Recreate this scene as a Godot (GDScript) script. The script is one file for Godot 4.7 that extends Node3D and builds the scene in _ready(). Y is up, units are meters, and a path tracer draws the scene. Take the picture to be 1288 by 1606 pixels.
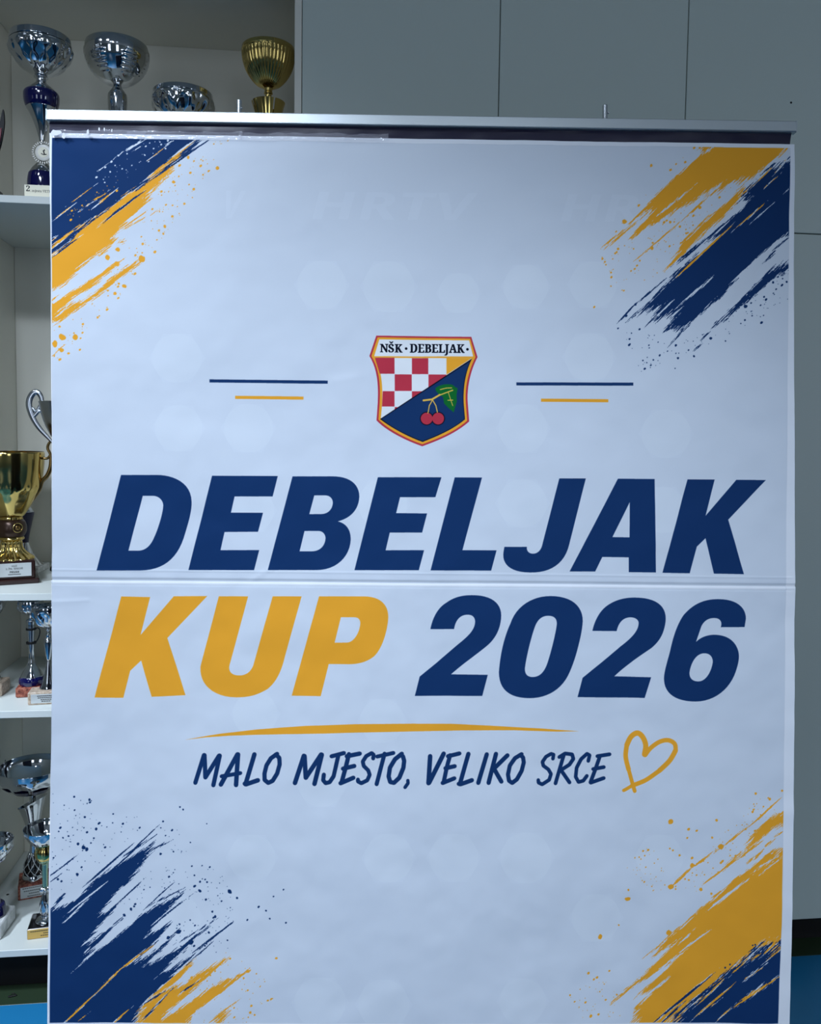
extends Node3D
# A printed two-sheet poster taped over a roll-up banner stand, in front of a row of grey cupboards with an open trophy cabinet.

const LETTERS_NAVY := [
	"M 113.8 544.5 L 171.5 544.2 C 195.3 544.1 226.3 555.2 226.5 587.4 C 226.5 605.4 218.3 629.3 213.6 646.1 C 203.0 679.6 179.2 697.7 144.7 697.8 L 75.1 698.1 Z M 147.8 577.8 L 163.3 577.7 C 174.0 577.7 180.7 585.3 180.7 593.6 C 180.3 608.0 171.8 634.3 167.1 643.9 C 161.2 658.3 152.9 666.0 141.0 666.0 L 125.7 666.1 Z",
	"M 259.2 544.9 L 364.7 544.8 L 356.5 577.7 L 295.4 578.0 L 289.5 604.1 L 341.1 604.1 L 333.1 634.8 L 279.6 635.3 L 273.1 664.7 L 335.2 664.4 L 327.2 696.6 L 221.7 697.0 Z",
	"M 388.4 545.2 L 453.0 544.8 C 479.3 544.7 496.1 556.1 496.3 577.6 C 495.4 596.8 484.4 611.3 461.7 617.4 C 477.3 620.9 482.9 632.8 482.7 647.2 C 481.4 673.6 460.9 696.0 427.4 696.1 L 349.2 696.5 Z M 423.7 575.6 L 441.2 575.5 C 449.6 575.5 453.7 581.5 453.7 587.5 C 452.8 599.4 444.9 605.7 434.2 605.8 L 415.7 605.9 Z M 408.0 633.2 L 430.7 633.1 C 437.9 633.1 442.0 639.0 442.0 645.0 C 441.1 658.2 432.1 665.9 420.1 666.0 L 400.2 666.1 Z",
	"M 526.0 545.9 L 628.6 545.3 L 619.0 577.5 L 561.9 577.8 L 555.8 603.5 L 605.7 603.9 L 597.9 634.7 L 545.7 634.9 L 539.1 663.5 L 601.2 663.2 L 592.8 695.4 L 489.0 695.9 Z",
	"M 650.1 545.4 L 694.2 545.4 L 663.2 662.9 L 718.5 662.9 L 710.0 695.9 L 611.8 695.6 Z",
	"M 819.3 546.2 L 862.1 545.9 L 836.1 652.8 C 829.0 684.1 807.5 699.3 772.6 698.7 C 740.1 698.4 726.8 684.5 729.8 665.3 L 731.2 657.3 L 767.7 657.2 C 766.8 663.9 771.2 668.2 777.7 668.2 C 785.6 668.1 790.4 662.1 792.3 655.4 Z",
	"M 914.4 546.1 L 974.2 546.3 L 977.0 697.6 L 933.1 697.3 L 932.9 673.3 L 890.2 673.0 L 878.8 696.6 L 837.4 696.8 Z M 934.0 583.8 L 934.1 641.0 L 906.2 640.7 Z",
	"M 1027.3 546.5 L 1071.3 546.5 L 1056.5 605.5 L 1106.6 546.8 L 1154.9 547.0 L 1093.5 611.4 L 1119.6 699.6 L 1070.9 698.9 L 1056.5 641.4 L 1042.8 655.4 L 1031.8 698.6 L 987.6 698.0 Z",
	"M 612.1 790.5 C 615.4 772.5 623.7 755.6 638.5 747.2 C 650.0 738.7 663.2 735.5 678.8 735.5 C 710.1 735.3 726.5 748.0 726.6 768.4 C 726.2 788.9 717.7 805.7 703.3 817.8 C 689.0 829.9 667.4 844.4 645.9 863.7 L 705.3 864.2 L 696.6 898.4 L 587.5 898.5 L 595.2 867.2 L 621.8 845.7 L 655.2 816.8 C 669.6 804.7 684.0 793.8 684.3 778.2 C 683.8 769.8 679.0 766.9 671.8 767.0 C 659.8 767.0 652.6 775.9 650.3 790.4 Z",
	"M 806.3 736.6 C 840.0 736.5 859.4 752.3 859.1 777.6 C 857.8 800.4 847.9 836.6 838.4 858.3 C 826.5 887.2 802.5 901.7 773.6 901.8 C 739.9 901.9 723.5 887.5 723.3 859.8 C 725.1 832.2 732.1 800.9 741.6 781.6 C 751.0 752.7 777.4 736.8 806.3 736.6 Z M 802.9 768.6 C 812.5 768.6 816.9 772.9 816.9 781.3 C 815.8 795.8 806.9 829.5 802.1 844.0 C 797.4 858.4 790.3 867.6 778.2 867.6 C 768.6 867.6 765.2 862.1 765.4 853.7 C 767.2 836.8 775.4 803.1 780.6 788.7 C 784.9 775.4 792.0 768.7 802.9 768.6 Z",
	"M 874.7 792.7 C 878.4 775.1 887.9 757.0 903.5 748.5 C 915.6 741.3 928.8 738.3 943.3 738.3 C 975.9 738.1 992.8 750.6 993.0 772.3 C 992.2 792.7 983.6 808.4 970.4 820.0 C 954.8 831.4 928.3 848.4 910.4 866.0 L 970.2 867.3 L 959.8 900.8 L 851.0 899.9 L 859.0 868.6 L 893.3 840.5 L 920.4 817.8 C 937.7 805.0 949.2 792.9 949.4 779.6 C 949.1 773.6 943.5 770.5 936.3 770.5 C 924.2 770.6 917.0 779.8 914.2 793.0 Z",
	"M 1082.7 785.7 L 1121.7 785.5 L 1123.8 771.8 C 1123.4 753.7 1108.8 740.0 1077.3 740.1 C 1050.7 740.2 1033.9 751.6 1021.9 766.1 C 1011.2 781.8 1004.1 804.7 1000.6 824.0 C 995.9 843.3 990.0 862.6 991.3 872.3 C 992.6 894.0 1010.9 906.5 1042.3 906.4 C 1076.1 906.3 1097.7 884.0 1107.2 857.5 C 1114.3 838.1 1114.3 826.1 1106.9 814.0 C 1099.6 803.2 1087.4 798.0 1071.7 798.0 C 1058.4 798.5 1048.8 803.4 1042.5 809.7 L 1051.1 784.1 C 1055.8 774.4 1063.1 770.8 1071.5 770.8 C 1082.4 770.7 1085.4 777.9 1082.7 785.7 Z M 1056.2 828.0 C 1065.9 827.9 1070.0 834.7 1069.9 841.9 C 1068.5 855.2 1060.2 873.8 1046.9 873.8 C 1037.2 873.8 1031.9 868.5 1032.3 858.9 C 1034.1 843.2 1042.9 828.0 1056.2 828.0 Z",
]
const LETTERS_YELLOW := [
	"M 114.8 739.6 L 160.6 740.7 L 145.1 802.0 L 198.5 739.3 L 252.4 738.6 L 188.2 806.6 L 217.7 898.8 L 163.6 901.3 L 146.4 842.9 L 129.1 859.5 L 118.7 902.6 L 72.7 902.3 Z",
	"M 270.8 739.0 L 318.1 738.8 L 288.4 850.4 C 286.1 861.2 293.3 866.7 304.0 866.6 C 316.0 866.6 323.1 859.9 326.7 850.3 L 357.5 738.7 L 404.1 738.5 L 377.5 835.7 C 371.0 864.5 361.5 878.9 349.6 888.6 C 332.9 898.2 320.9 902.1 299.4 902.1 C 261.2 901.8 239.6 881.7 241.4 852.9 Z",
	"M 432.2 738.4 L 504.8 738.1 C 529.9 738.0 543.9 749.9 544.0 771.5 C 543.2 791.9 535.2 820.8 522.0 834.0 C 510.1 843.7 496.9 847.3 482.5 847.6 L 448.3 847.7 L 435.6 899.6 L 388.7 899.2 Z M 467.6 771.8 L 489.4 771.7 C 496.5 771.7 499.0 776.5 499.0 781.3 C 498.1 796.9 488.4 812.3 477.6 812.6 L 457.7 812.9 Z",
	"M 217.0 970.8 L 273.0 960.9 L 334.2 953.6 L 410.7 947.8 L 492.5 944.6 L 584.6 943.3 L 646.1 943.7 L 697.4 946.1 L 748.8 948.6 L 795.0 951.0 L 854.2 956.0 L 820.8 956.1 L 748.8 953.7 L 697.5 954.3 L 594.9 955.6 L 492.6 958.4 L 410.8 960.6 L 334.2 962.3 L 288.3 964.0 L 252.6 966.6 Z",
]
const SLOGAN := [
	"6.3:234.6 1039.6 248.1 995.2",
	"6.3:248.9 995.2 250.7 1030.9",
	"6.3:250.7 1030.9 272.4 996.0",
	"6.3:273.4 996.0 263.5 1043.6",
	"6.6:275.5 1042.7 301.8 994.1",
	"6.6:302.8 994.1 299.9 1043.5",
	"5.8:276.6 1029.4 306.7 1024.2",
	"6.6:329.1 994.1 315.7 1040.2",
	"6.6:314.0 1041.2 315.7 1042.3 335.0 1035.8",
	"6.3:365.7 993.3 355.7 1000.5 348.6 1012.0 345.5 1025.0 345.8 1035.1 351.6 1040.1 358.7 1036.8 365.9 1025.0 369.8 1010.5 369.2 999.7 363.6 994.4",
	"6.7:394.7 1040.3 408.9 996.1",
	"6.7:410.0 996.5 412.2 1031.5",
	"6.7:412.2 1031.5 436.8 993.8",
	"6.7:437.9 994.1 426.2 1041.8",
	"6.1:453.6 996.6 473.6 991.4",
	"6.1:464.8 994.0 457.0 1029.3 450.6 1038.9 444.2 1040.5 440.2 1035.7 441.3 1026.4",
	"6.4:481.6 993.2 476.9 1013.2 469.8 1039.7",
	"6.4:478.1 996.6 499.1 992.4",
	"6.4:472.1 1016.8 490.4 1012.4",
	"6.4:468.2 1040.5 488.9 1031.6",
	"5.8:520.8 1000.3 521.5 994.2 518.3 991.5 509.6 996.3 504.0 1005.2 505.6 1012.4 512.9 1019.6 515.3 1026.8 511.4 1035.6 501.8 1040.4 496.5 1037.6 496.3 1034.4",
	"5.8:527.2 997.1 553.5 991.0",
	"6.1:539.1 992.3 526.6 1041.7",
	"6.4:567.1 992.2 556.0 1001.1 548.0 1014.7 545.9 1029.1 548.5 1038.0 554.6 1039.2 563.3 1030.7 569.7 1014.7 570.9 1003.4 568.8 996.2",
	"5.1:577.0 1035.2 577.3 1039.5 572.5 1046.4",
	"6.7:612.8 995.9 610.4 1039.5",
	"6.7:611.3 1039.0 634.7 992.2",
	"6.1:645.1 994.7 639.9 1013.8 634.7 1039.0",
	"6.1:641.6 996.3 660.3 991.8",
	"6.1:637.6 1015.6 652.8 1012.3",
	"6.1:633.2 1039.4 652.2 1031.8",
	"6.4:674.8 992.4 661.8 1038.9",
	"6.4:659.4 1040.9 662.1 1041.5 680.7 1035.1",
	"6.4:704.5 993.1 691.1 1039.6",
	"6.4:719.4 992.3 707.8 1039.6",
	"6.4:718.3 1014.4 738.0 994.6",
	"6.4:715.6 1015.2 728.4 1037.3",
	"6.1:760.9 992.5 750.3 999.1 742.0 1011.3 739.1 1025.8 740.7 1035.7 745.9 1039.2 753.5 1033.4 761.1 1019.7 764.5 1005.9 763.2 997.6 759.4 994.5",
	"5.4:811.9 1000.2 812.9 993.5 808.7 992.1 800.4 996.7 794.8 1005.1 796.3 1011.3 804.7 1017.6 808.9 1024.9 805.9 1034.3 794.4 1041.4 788.6 1038.5 788.1 1034.3",
	"5.6:830.0 993.5 816.3 1040.1",
	"5.6:822.3 997.7 831.7 992.0 843.2 993.5 845.3 1000.8 839.1 1010.2 823.5 1020.0",
	"5.6:825.0 1018.6 839.3 1039.0",
	"5.4:869.4 1003.9 871.4 994.5 867.2 992.0 857.9 1000.8 850.7 1015.4 849.3 1030.0 854.0 1038.4 861.7 1036.3 867.5 1028.3",
	"5.6:888.2 995.5 881.0 1017.4 873.4 1039.0",
	"5.6:884.0 995.9 903.8 992.7",
	"5.6:877.4 1017.0 894.6 1013.6",
	"5.6:873.8 1039.4 894.7 1031.6",
]
const HEART := [
	"8.3:960.3 992.6 962.3 977.6 957.0 964.0 948.6 957.9 938.2 964.0 931.6 977.6",
	"7.5:931.6 977.6 930.0 996.4 934.8 1017.3",
	"6.2:934.8 1017.3 940.8 1038.2 945.0 1052.4",
	"7.1:961.4 993.9 969.7 982.8 984.3 972.3 998.9 969.5 1009.4 975.4 1010.8 985.8",
	"7.9:1010.8 985.8 1001.2 1002.6 984.6 1019.3",
	"7.1:984.6 1019.3 963.8 1034.0 940.8 1043.5",
	"5.4:940.8 1043.5 930.4 1049.7 927.2 1051.4",
]
const CREST := [
	["R", "M 522.3 317.8 L 675.6 318.4 L 685.9 351.0 C 675.9 369.9 668.1 398.0 670.5 426.1 L 672.8 455.1 C 650.1 475.5 622.0 486.2 597.4 495.5 C 571.0 486.5 539.3 470.9 523.4 454.3 L 524.7 434.1 C 526.6 406.0 526.5 374.4 511.4 350.8 Z"],
	["Y", "M 524.4 320.5 L 673.8 321.2 L 682.8 351.0 C 672.3 371.6 665.1 398.1 667.4 426.2 L 669.7 453.9 C 648.3 472.9 621.1 483.6 597.4 492.3 C 572.7 483.9 542.8 469.1 526.4 453.0 L 527.7 434.1 C 529.8 406.0 529.6 374.4 514.6 351.1 Z"],
	["w", "M 527.1 323.9 L 672.1 324.0 L 678.9 350.0 L 519.0 351.1 Z"],
	["w", "M 519.9 353.4 L 676.6 352.8 C 667.1 373.4 662.3 398.1 663.9 426.2 L 666.1 451.7 C 646.5 468.5 621.1 479.2 597.9 488.5 C 574.5 480.3 548.0 466.4 530.2 452.0 L 531.7 434.0 C 533.7 405.9 532.8 376.1 519.9 353.4 Z"],
	["R", "M 520.2 353.4 L 551.8 353.2 L 552.0 379.1 L 528.3 379.3 Z"],
	["R", "M 579.9 353.5 L 606.3 353.3 L 606.4 379.1 L 580.1 379.3 Z"],
	["R", "M 552.3 380.0 L 579.7 379.8 L 579.9 406.5 L 552.5 406.7 Z"],
	["R", "M 606.8 379.6 L 635.4 379.5 L 635.6 406.2 L 606.9 406.3 Z"],
	["R", "M 533.2 407.2 L 552.1 407.1 L 552.2 431.8 L 532.1 431.9 Z"],
	["R", "M 580.2 407.0 L 606.6 406.9 L 606.7 431.8 L 580.4 432.0 Z"],
	["R", "M 552.6 432.7 L 580.0 432.5 L 580.1 451.3 L 552.7 451.5 Z"],
	["Y", "M 635.7 352.9 L 676.3 352.8 L 635.8 379.8 Z"],
	["k", "M 677.0 353.2 C 667.1 373.4 662.3 398.1 663.9 426.2 L 666.1 451.7 C 646.5 468.5 621.1 479.2 597.9 488.5 C 574.5 480.3 548.0 466.4 529.0 452.0 Z"],
	["B", "M 674.0 357.6 C 666.0 375.2 661.2 398.1 662.8 426.2 L 665.1 451.1 C 645.8 467.4 620.7 477.9 597.9 487.0 C 575.0 478.9 549.8 466.4 531.5 452.0 Z"],
	["G", "M 618.0 401.9 C 625.0 394.8 640.8 393.8 646.1 396.4 L 650.5 399.9 L 654.0 401.6 L 652.3 412.2 L 652.9 422.7 L 649.8 433.3 L 647.8 440.7 L 639.3 433.4 L 632.2 426.4 L 630.4 415.9 L 624.2 412.4 L 618.9 406.3 Z"],
]
const CREST_LINES := [
	"k:21.8:604.2 450.8 604.3 450.8",
	"k:21.8:622.7 450.7 622.7 450.7",
	"R:19.0:604.2 450.8 604.3 450.8",
	"R:19.0:622.7 450.7 622.7 450.7",
	"T:1.6:606.3 442.0 608.3 430.0 613.7 420.4",
	"T:1.6:621.4 440.5 619.0 430.0 613.3 420.4",
	"T:3.0:598.8 421.7 612.8 419.8 625.1 412.4",
	"T:1.8:622.5 413.8 646.1 404.7",
	"T:1.4:625.9 403.9 635.6 401.4 644.4 401.0",
	"T:1.1:639.1 408.8 643.1 421.0 646.3 429.8",
	"T:1.4:638.3 421.1 646.2 420.7",
]
const CREST_TEXT := [
	["NŠK", "528.6 344.6", "564.5 331.1"],
	["DEBELJAK", "576.7 344.2", "664.7 330.4"],
]
const CREST_DOTS := "570.5 338.1 669.5 338.6"
const RULES := [
	["N", "254.1 392.2 444.5 393.3", 5.0],
	["Y", "295.4 418.4 405.4 419.0", 5.0],
	["N", "748.8 393.9 938.5 392.9", 4.9],
	["Y", "788.9 419.9 898.2 420.0", 5.0],
]
const BRUSH_TOP_LEFT := [
	"p Y -39 188 17 166 34 153 61 137 90 119 115 98 150 77 175 56 200 34 197 50 181 66 169 79 156 90 156 104 131 128 106 152 93 165 106 162 88 183 58 200 43 216 21 240 -38 267",
	"p Y -38 275 17 261 40 247 62 230 84 216 103 202 109 204 106 209 84 227 65 242 43 256 30 267 14 282 -38 299",
	"p Y -38 296 21 280 43 266 71 253 93 233 115 214 139 198 144 202 119 220 100 236 74 257 46 275 27 291 -38 318",
	"p N -40 -32 252 -31 252 -26 232 16 213 31 197 40 181 55 169 63 155 71 151 79 137 85 118 95 106 106 90 119 74 132 58 140 42 156 38 162 31 170 20 176 11 185 -39 198",
	"l Y 153 69 189 40 5.1",
	"l Y 186 42 229 5 3.8",
	"l W 194 32 229 5 2.9",
	"l N 181 55 253 4 2.9",
	"l Y 1 182 36 151 3.8",
	"l N 5 183 31 162 1.9",
	"l Y 7 133 31 115 1.9",
	"l Y 73 112 100 89 2.6",
	"l Y 64 106 85 95 1.6",
	"l Y 56 113 61 111 2.6",
	"l Y 156 38 179 19 1.3",
	"l W 117 24 151 4 2.6",
	"l W 181 14 197 5 1.3",
	"l N 1 196 41 167 2.9",
	"l N 90 133 151 88 3.5",
	"l N 82 141 107 118 1.9",
	"l W 2 271 54 227 4.5",
	"l W 11 290 38 263 2.9",
	"l W 92 167 161 114 2.9",
	"l W 43 211 85 180 1.6",
	"l Y 99 159 176 117 1.9",
	"l Y 112 149 156 119 1.9",
	"l Y 156 95 197 55 2.6",
	"l Y 2 355 21 337 1.9",
	"l W 74 57 83 51 1.6",
	"l W 105 33 110 29 1.9",
	"l W 131 24 145 15 1.3",
	"l Y 36 105 61 86 1.0",
	"l Y 106 168 118 171 3.8",
	"d Y 266 51 2.8 228 85 2.2 145 197 5.9 166 186 2.2 106 182 4.0 105 205 4.0 39 324 5.0 19 324 4.7 7 335 4.3 18 345 3.1 117 241 2.8 102 253 2.8 108 237 1.9 90 279 1.9 182 145 2.2 194 129 1.9 196 74 2.5 205 47 1.9 219 34 2.2 252 56 1.6 29 350 1.9 47 344 1.6 90 195 3.7",
	"d W 96 42 1.6 86 51 1.6 72 67 1.6 121 29 1.2 163 20 1.2 175 13 1.6 107 32 1.6 102 48 1.2",
	"r Y 150 156 95 264 5 283 5 213 123 157 187 106 263 5 372 2 315 74 264",
	"r W 40 67 73 156 6 200 5 112 79",
	"r Y 30 17 124 112 67 118 86 30 143",
]
const BRUSH_TOP_RIGHT := [
	"p Y 1061 -30 1235 -31 1224 -21 1146 42 1115 68 1097 64 1081 75 1061 88 1048 85 1029 100 1002 112 983 127 963 138 947 148 931 160 940 145 957 128 973 109 963 112 950 119 970 92 989 73 1015 50 1041 27",
	"p Y 1114 72 1107 75 1088 98 1068 114 1049 131 1029 151 1016 164 1000 196 1006 193 1029 170 1055 144 1081 121 1114 85",
	"p N 1235 -28 1235 136 1229 141 1177 154 1160 166 1144 179 1124 199 1108 215 1092 235 1076 255 1056 268 1046 281 1030 291 1017 307 1002 324 1014 307 1004 304 987 307 1004 288 994 281 984 288 964 293 974 278 984 268 968 272 945 278 932 288 951 269 971 252 990 232 1003 213 1023 196 1042 177 1068 153 1094 127 1120 101 1114 85 1133 65 1159 38 1219 22",
	"p N 1066 300 1082 284 1105 264 1125 241 1144 221 1167 202 1228 184 1235 179 1235 193 1229 198 1167 218 1148 234 1125 258 1109 267 1092 284",
	"l Y 883 175 929 138 2.3",
	"l Y 890 175 957 119 3.6",
	"l Y 927 136 976 90 2.9",
	"l Y 976 86 1061 9 2.3",
	"l Y 938 194 1024 121 2.6",
	"l Y 1019 125 1055 92 3.3",
	"l Y 1009 170 1063 117 3.3",
	"l W 973 122 1028 79 2.0",
	"l W 1016 109 1079 70 4.9",
	"l W 1048 20 1067 9 2.6",
	"l N 912 294 942 262 2.9",
	"l N 942 263 990 222 2.6",
	"l N 997 204 1050 159 2.9",
	"l N 1035 339 1047 329 3.6",
	"l N 1049 319 1066 303 2.3",
	"l N 1151 193 1168 175 4.9",
	"l N 1165 173 1190 153 2.9",
	"l N 1093 221 1157 166 2.9",
	"l N 1003 203 1114 107 2.6",
	"l Y 1115 82 1160 43 3.3",
	"l Y 1104 138 1148 101 2.0",
	"l Y 1165 51 1191 21 2.9",
	"l Y 1005 221 1096 136 3.3",
	"l W 1016 203 1078 150 2.9",
	"l W 1046 239 1066 218 2.0",
	"l W 1017 259 1056 227 2.9",
	"l W 1127 131 1166 97 1.0",
	"l W 991 291 1020 265 2.6",
	"l W 977 281 1004 255 2.3",
	"l W 1095 228 1134 192 2.0",
	"l W 1183 81 1189 74 1.3",
	"l Y 1148 74 1166 60 1.3",
	"d N 1064 318 2.2 1037 347 1.9 1146 292 1.9 1120 266 3.2 1088 322 1.3 1119 288 1.6 1164 227 1.9 941 264 2.2 926 283 1.9 948 304 1.6 932 320 1.6 932 329 1.9 981 346 1.6 967 362 1.3 957 368 1.6 1153 254 1.3 1169 238 1.3 1186 226 1.9 1006 367 1.0 913 303 1.3",
	"d Y 965 40 2.2 922 131 3.8 996 47 1.9 1020 34 1.9 1035 10 1.9 1044 10 1.9 874 269 1.6 901 235 1.3 922 242 1.3 967 173 2.5 996 131 2.2 1044 107 2.9 912 175 1.9",
	"r N 90 912 292 1004 324 1069 297 1187 205 1191 264 1070 323 952 383 929 337",
	"r Y 90 885 175 989 56 1048 10 1028 10 943 102 879 181 918 253 1003 206 1048 115 1003 115 950 161",
	"r Y 40 996 76 1101 62 1094 85 1003 161 951 187",
]
const BRUSH_BOTTOM_LEFT := [
	"p Y 127 1462 150 1402 170 1382 190 1361 210 1345 230 1328 217 1348 200 1368 217 1368 237 1351 260 1338 290 1321 264 1345 244 1365 224 1382 204 1398 184 1412 197 1415 224 1398 250 1378 277 1361 321 1345 294 1365 270 1385 250 1398 230 1415 224 1462",
	"p Y 257 1462 271 1415 284 1405 304 1392 284 1412 271 1462",
	"p N -44 1264 -37 1259 43 1230 92 1183 139 1156 169 1136 156 1160 139 1186 116 1210 96 1230 79 1254 96 1247 109 1237 93 1257 73 1277 56 1301 73 1291 96 1277 116 1260 93 1284 76 1301 60 1321 50 1336 70 1318 93 1301 113 1287 130 1271 156 1247 183 1234 200 1227 216 1218 203 1230 183 1254 170 1271 160 1284 176 1277 196 1267 170 1297 150 1314 143 1329 163 1318 190 1294 203 1281 190 1301 170 1318 156 1333 183 1321 210 1308 223 1294 250 1277 227 1297 217 1311 197 1331 180 1348 217 1331 243 1308 217 1331 183 1365 150 1397 130 1450 118 1462 -44 1462",
	"l N 2 1189 47 1156 2.4",
	"l N 3 1244 27 1217 4.4",
	"l N 59 1204 134 1139 3.0",
	"l N 92 1191 176 1108 3.0",
	"l N 116 1160 171 1125 3.0",
	"l N 139 1160 197 1133 3.0",
	"l N 153 1244 197 1204 2.0",
	"l N 156 1241 223 1207 2.0",
	"l N 230 1315 298 1264 3.0",
	"l N 82 1200 122 1166 2.4",
	"l N 99 1244 156 1193 2.0",
	"l N 170 1267 230 1220 2.4",
	"l N 197 1304 270 1260 2.4",
	"l N 2 1200 19 1187 1.7",
	"l Y 24 1429 78 1378 2.7",
	"l Y 78 1378 117 1339 2.7",
	"l Y 116 1340 170 1301 3.4",
	"l Y 104 1429 126 1409 3.0",
	"l W 46 1338 67 1317 2.0",
	"l W 55 1316 68 1304 1.7",
	"l W 23 1267 59 1230 2.0",
	"l W 33 1247 93 1200 2.0",
	"l N 147 1429 198 1373 2.4",
	"l N 140 1405 192 1373 2.4",
	"l N 214 1377 239 1362 2.4",
	"l N 183 1361 230 1321 2.4",
	"l W 180 1348 217 1318 2.0",
	"l W 190 1334 227 1304 2.0",
	"l Y 45 1427 58 1417 1.0",
	"l N 217 1338 263 1297 2.0",
	"d N 56 1144 3.3 61 1147 2.6 47 1138 2.3 65 1067 2.0 66 1071 1.6 76 1114 2.0 103 1090 1.3 23 1128 1.6 16 1118 1.3 215 1083 1.6 210 1079 1.6 183 1102 1.6 290 1217 3.3 302 1227 2.0 349 1247 1.6 355 1260 1.6 381 1267 1.6 337 1241 1.6 361 1224 1.3 377 1213 1.3 319 1262 1.3 208 1281 3.3 192 1290 2.6 228 1297 4.2 121 1254 2.3 132 1244 2.0 257 1282 2.0 267 1257 2.0 242 1215 2.3 227 1136 1.3 253 1106 1.0 46 1187 2.3 15 1195 2.0 179 1155 2.3 277 1232 1.3",
	"d Y 366 1324 2.0 358 1390 1.6 230 1355 2.6 320 1345 2.6 260 1351 1.6 299 1419 1.3 321 1420 1.3",
	"r N 110 2 1113 22 1093 109 1092 202 1099 223 1153 169 1227 129 1267 93 1274 123 1220 169 1170 196 1133 156 1113 82 1170 3 1227",
	"r N 110 183 1173 276 1173 303 1260 284 1321 217 1314 196 1281 243 1227 169 1234",
	"r N 25 2 1056 75 1056 82 1123 2 1126",
	"r Y 70 197 1415 284 1314 344 1348 364 1392 318 1429 237 1429",
]
const BRUSH_BOTTOM_RIGHT := [
	"p Y 1234 1125 1224 1133 1168 1148 1142 1171 1115 1191 1089 1211 1070 1227 1057 1237 1037 1260 1017 1276 998 1293 978 1319 1011 1299 1031 1283 1017 1296 998 1316 981 1332 962 1350 942 1368 919 1387 910 1396 939 1375 965 1359 991 1339 1018 1316 1005 1336 985 1355 965 1372 949 1387 965 1382 992 1362 1011 1345 992 1368 969 1388 949 1405 936 1451 920 1466 999 1466 1022 1415 1051 1392 1087 1355 1107 1346 1136 1326 1166 1309 1226 1296 1235 1286",
	"p Y 1234 1063 1225 1072 1234 1094 1226 1102 1171 1112 1155 1125 1135 1141 1115 1158 1099 1173 1086 1181 1105 1161 1122 1148 1138 1132 1128 1135 1148 1112 1167 1092 1225 1071",
	"p N 1235 1273 1224 1283 1156 1303 1130 1321 1107 1339 1087 1352 1071 1369 1054 1382 1038 1395 1012 1418 992 1466 1237 1466",
	"l Y 1004 1209 1040 1174 3.6",
	"l Y 1038 1176 1090 1140 4.2",
	"l Y 1089 1142 1133 1107 4.2",
	"l Y 1131 1109 1185 1061 2.6",
	"l Y 1056 1203 1106 1167 2.6",
	"l Y 1105 1168 1156 1130 2.9",
	"l Y 1128 1169 1140 1157 3.6",
	"l Y 1141 1162 1156 1145 3.6",
	"l Y 1155 1142 1172 1131 3.6",
	"l Y 1174 1125 1186 1118 3.9",
	"l Y 962 1322 1006 1289 2.3",
	"l W 1070 1238 1130 1196 3.6",
	"l W 1142 1178 1184 1154 2.0",
	"l W 1021 1313 1071 1276 2.0",
	"l W 988 1340 1026 1315 2.9",
	"l W 1155 1181 1184 1161 1.3",
	"l W 1024 1296 1037 1283 2.6",
	"l N 976 1431 1072 1351 3.6",
	"l N 992 1429 1026 1397 2.9",
	"l N 1071 1376 1108 1341 2.0",
	"l N 1133 1313 1157 1298 2.9",
	"l N 1038 1398 1077 1362 2.3",
	"l Y 1047 1419 1109 1365 2.9",
	"l Y 1054 1396 1092 1357 2.9",
	"l Y 1156 1317 1185 1291 4.2",
	"l Y 1163 1326 1186 1308 2.0",
	"l Y 1125 1358 1154 1341 2.3",
	"l Y 1109 1402 1186 1352 3.3",
	"l Y 1120 1391 1152 1371 2.6",
	"l Y 1083 1424 1103 1406 2.3",
	"l Y 1097 1346 1143 1316 2.0",
	"l Y 1074 1400 1082 1395 2.0",
	"d Y 1004 1102 4.1 1078 1099 2.2 1005 1208 4.1 935 1228 3.2 1002 1282 4.8 891 1290 3.5 1085 1142 4.8 1039 1173 3.5 1033 1114 2.2 1046 1116 1.9 1071 1127 1.9 1053 1211 2.9 1070 1218 1.9 1019 1157 1.9 1031 1128 1.6 936 1213 1.9 921 1271 1.6 872 1349 1.9 886 1356 1.9 881 1359 1.6 842 1384 1.6 876 1418 2.2 906 1345 1.6 1142 1056 1.9 1165 1065 2.2 1039 1161 1.9 1008 1149 1.6 1003 1146 1.6",
	"d N 1143 1302 1.6 1094 1339 1.6 1102 1334 1.3 1139 1303 1.3",
	"r Y 150 1004 1207 1076 1135 1154 1053 1185 1043 1185 1076 1122 1165 1037 1220 964 1214 931 1175 974 1135",
	"r Y 40 840 1385 912 1339 926 1418 860 1424",
]
const GHOSTS := "434 237 45 542 239 47 202 356 45 317 468 45 205 469 43 872 233 43 867 350 45 760 466 45 992 473 45 437 1396 47 540 1399 47 769 1161 47 652 1161 45 547 1161 45 987 1161 43 438 1042 43 884 1259 45 765 1394 43 535 939 41 326 1161 43 208 1259 41 763 237 41 655 248 37 534 589 45 760 587 45 988 596 43 323 600 41 330 929 41"
const ART_EDGE := "-0.4 3.3 571.6 6.9 1190.9 8.9 1188.8 146.2 1188.1 719.7 1186.1 1269.6 1180.5 1429.3 600.0 1429.5 1.8 1427.6 4.1 806.7 3.0 437.6"
const UPPER_LEFT := "-4.3 -3.8 -2.3 90.0 -0.4 192.2 1.4 437.6 3.4 725.6"
const UPPER_RIGHT := "1198.1 2.7 1197.6 79.2 1197.0 182.3 1200.4 430.0 1203.8 728.9"
const LOWER_LEFT := "2.8 713.8 3.8 806.7 4.0 909.4 1.5 1094.4 0.7 1166.4 -1.3 1320.9 -1.9 1436.4"
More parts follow.
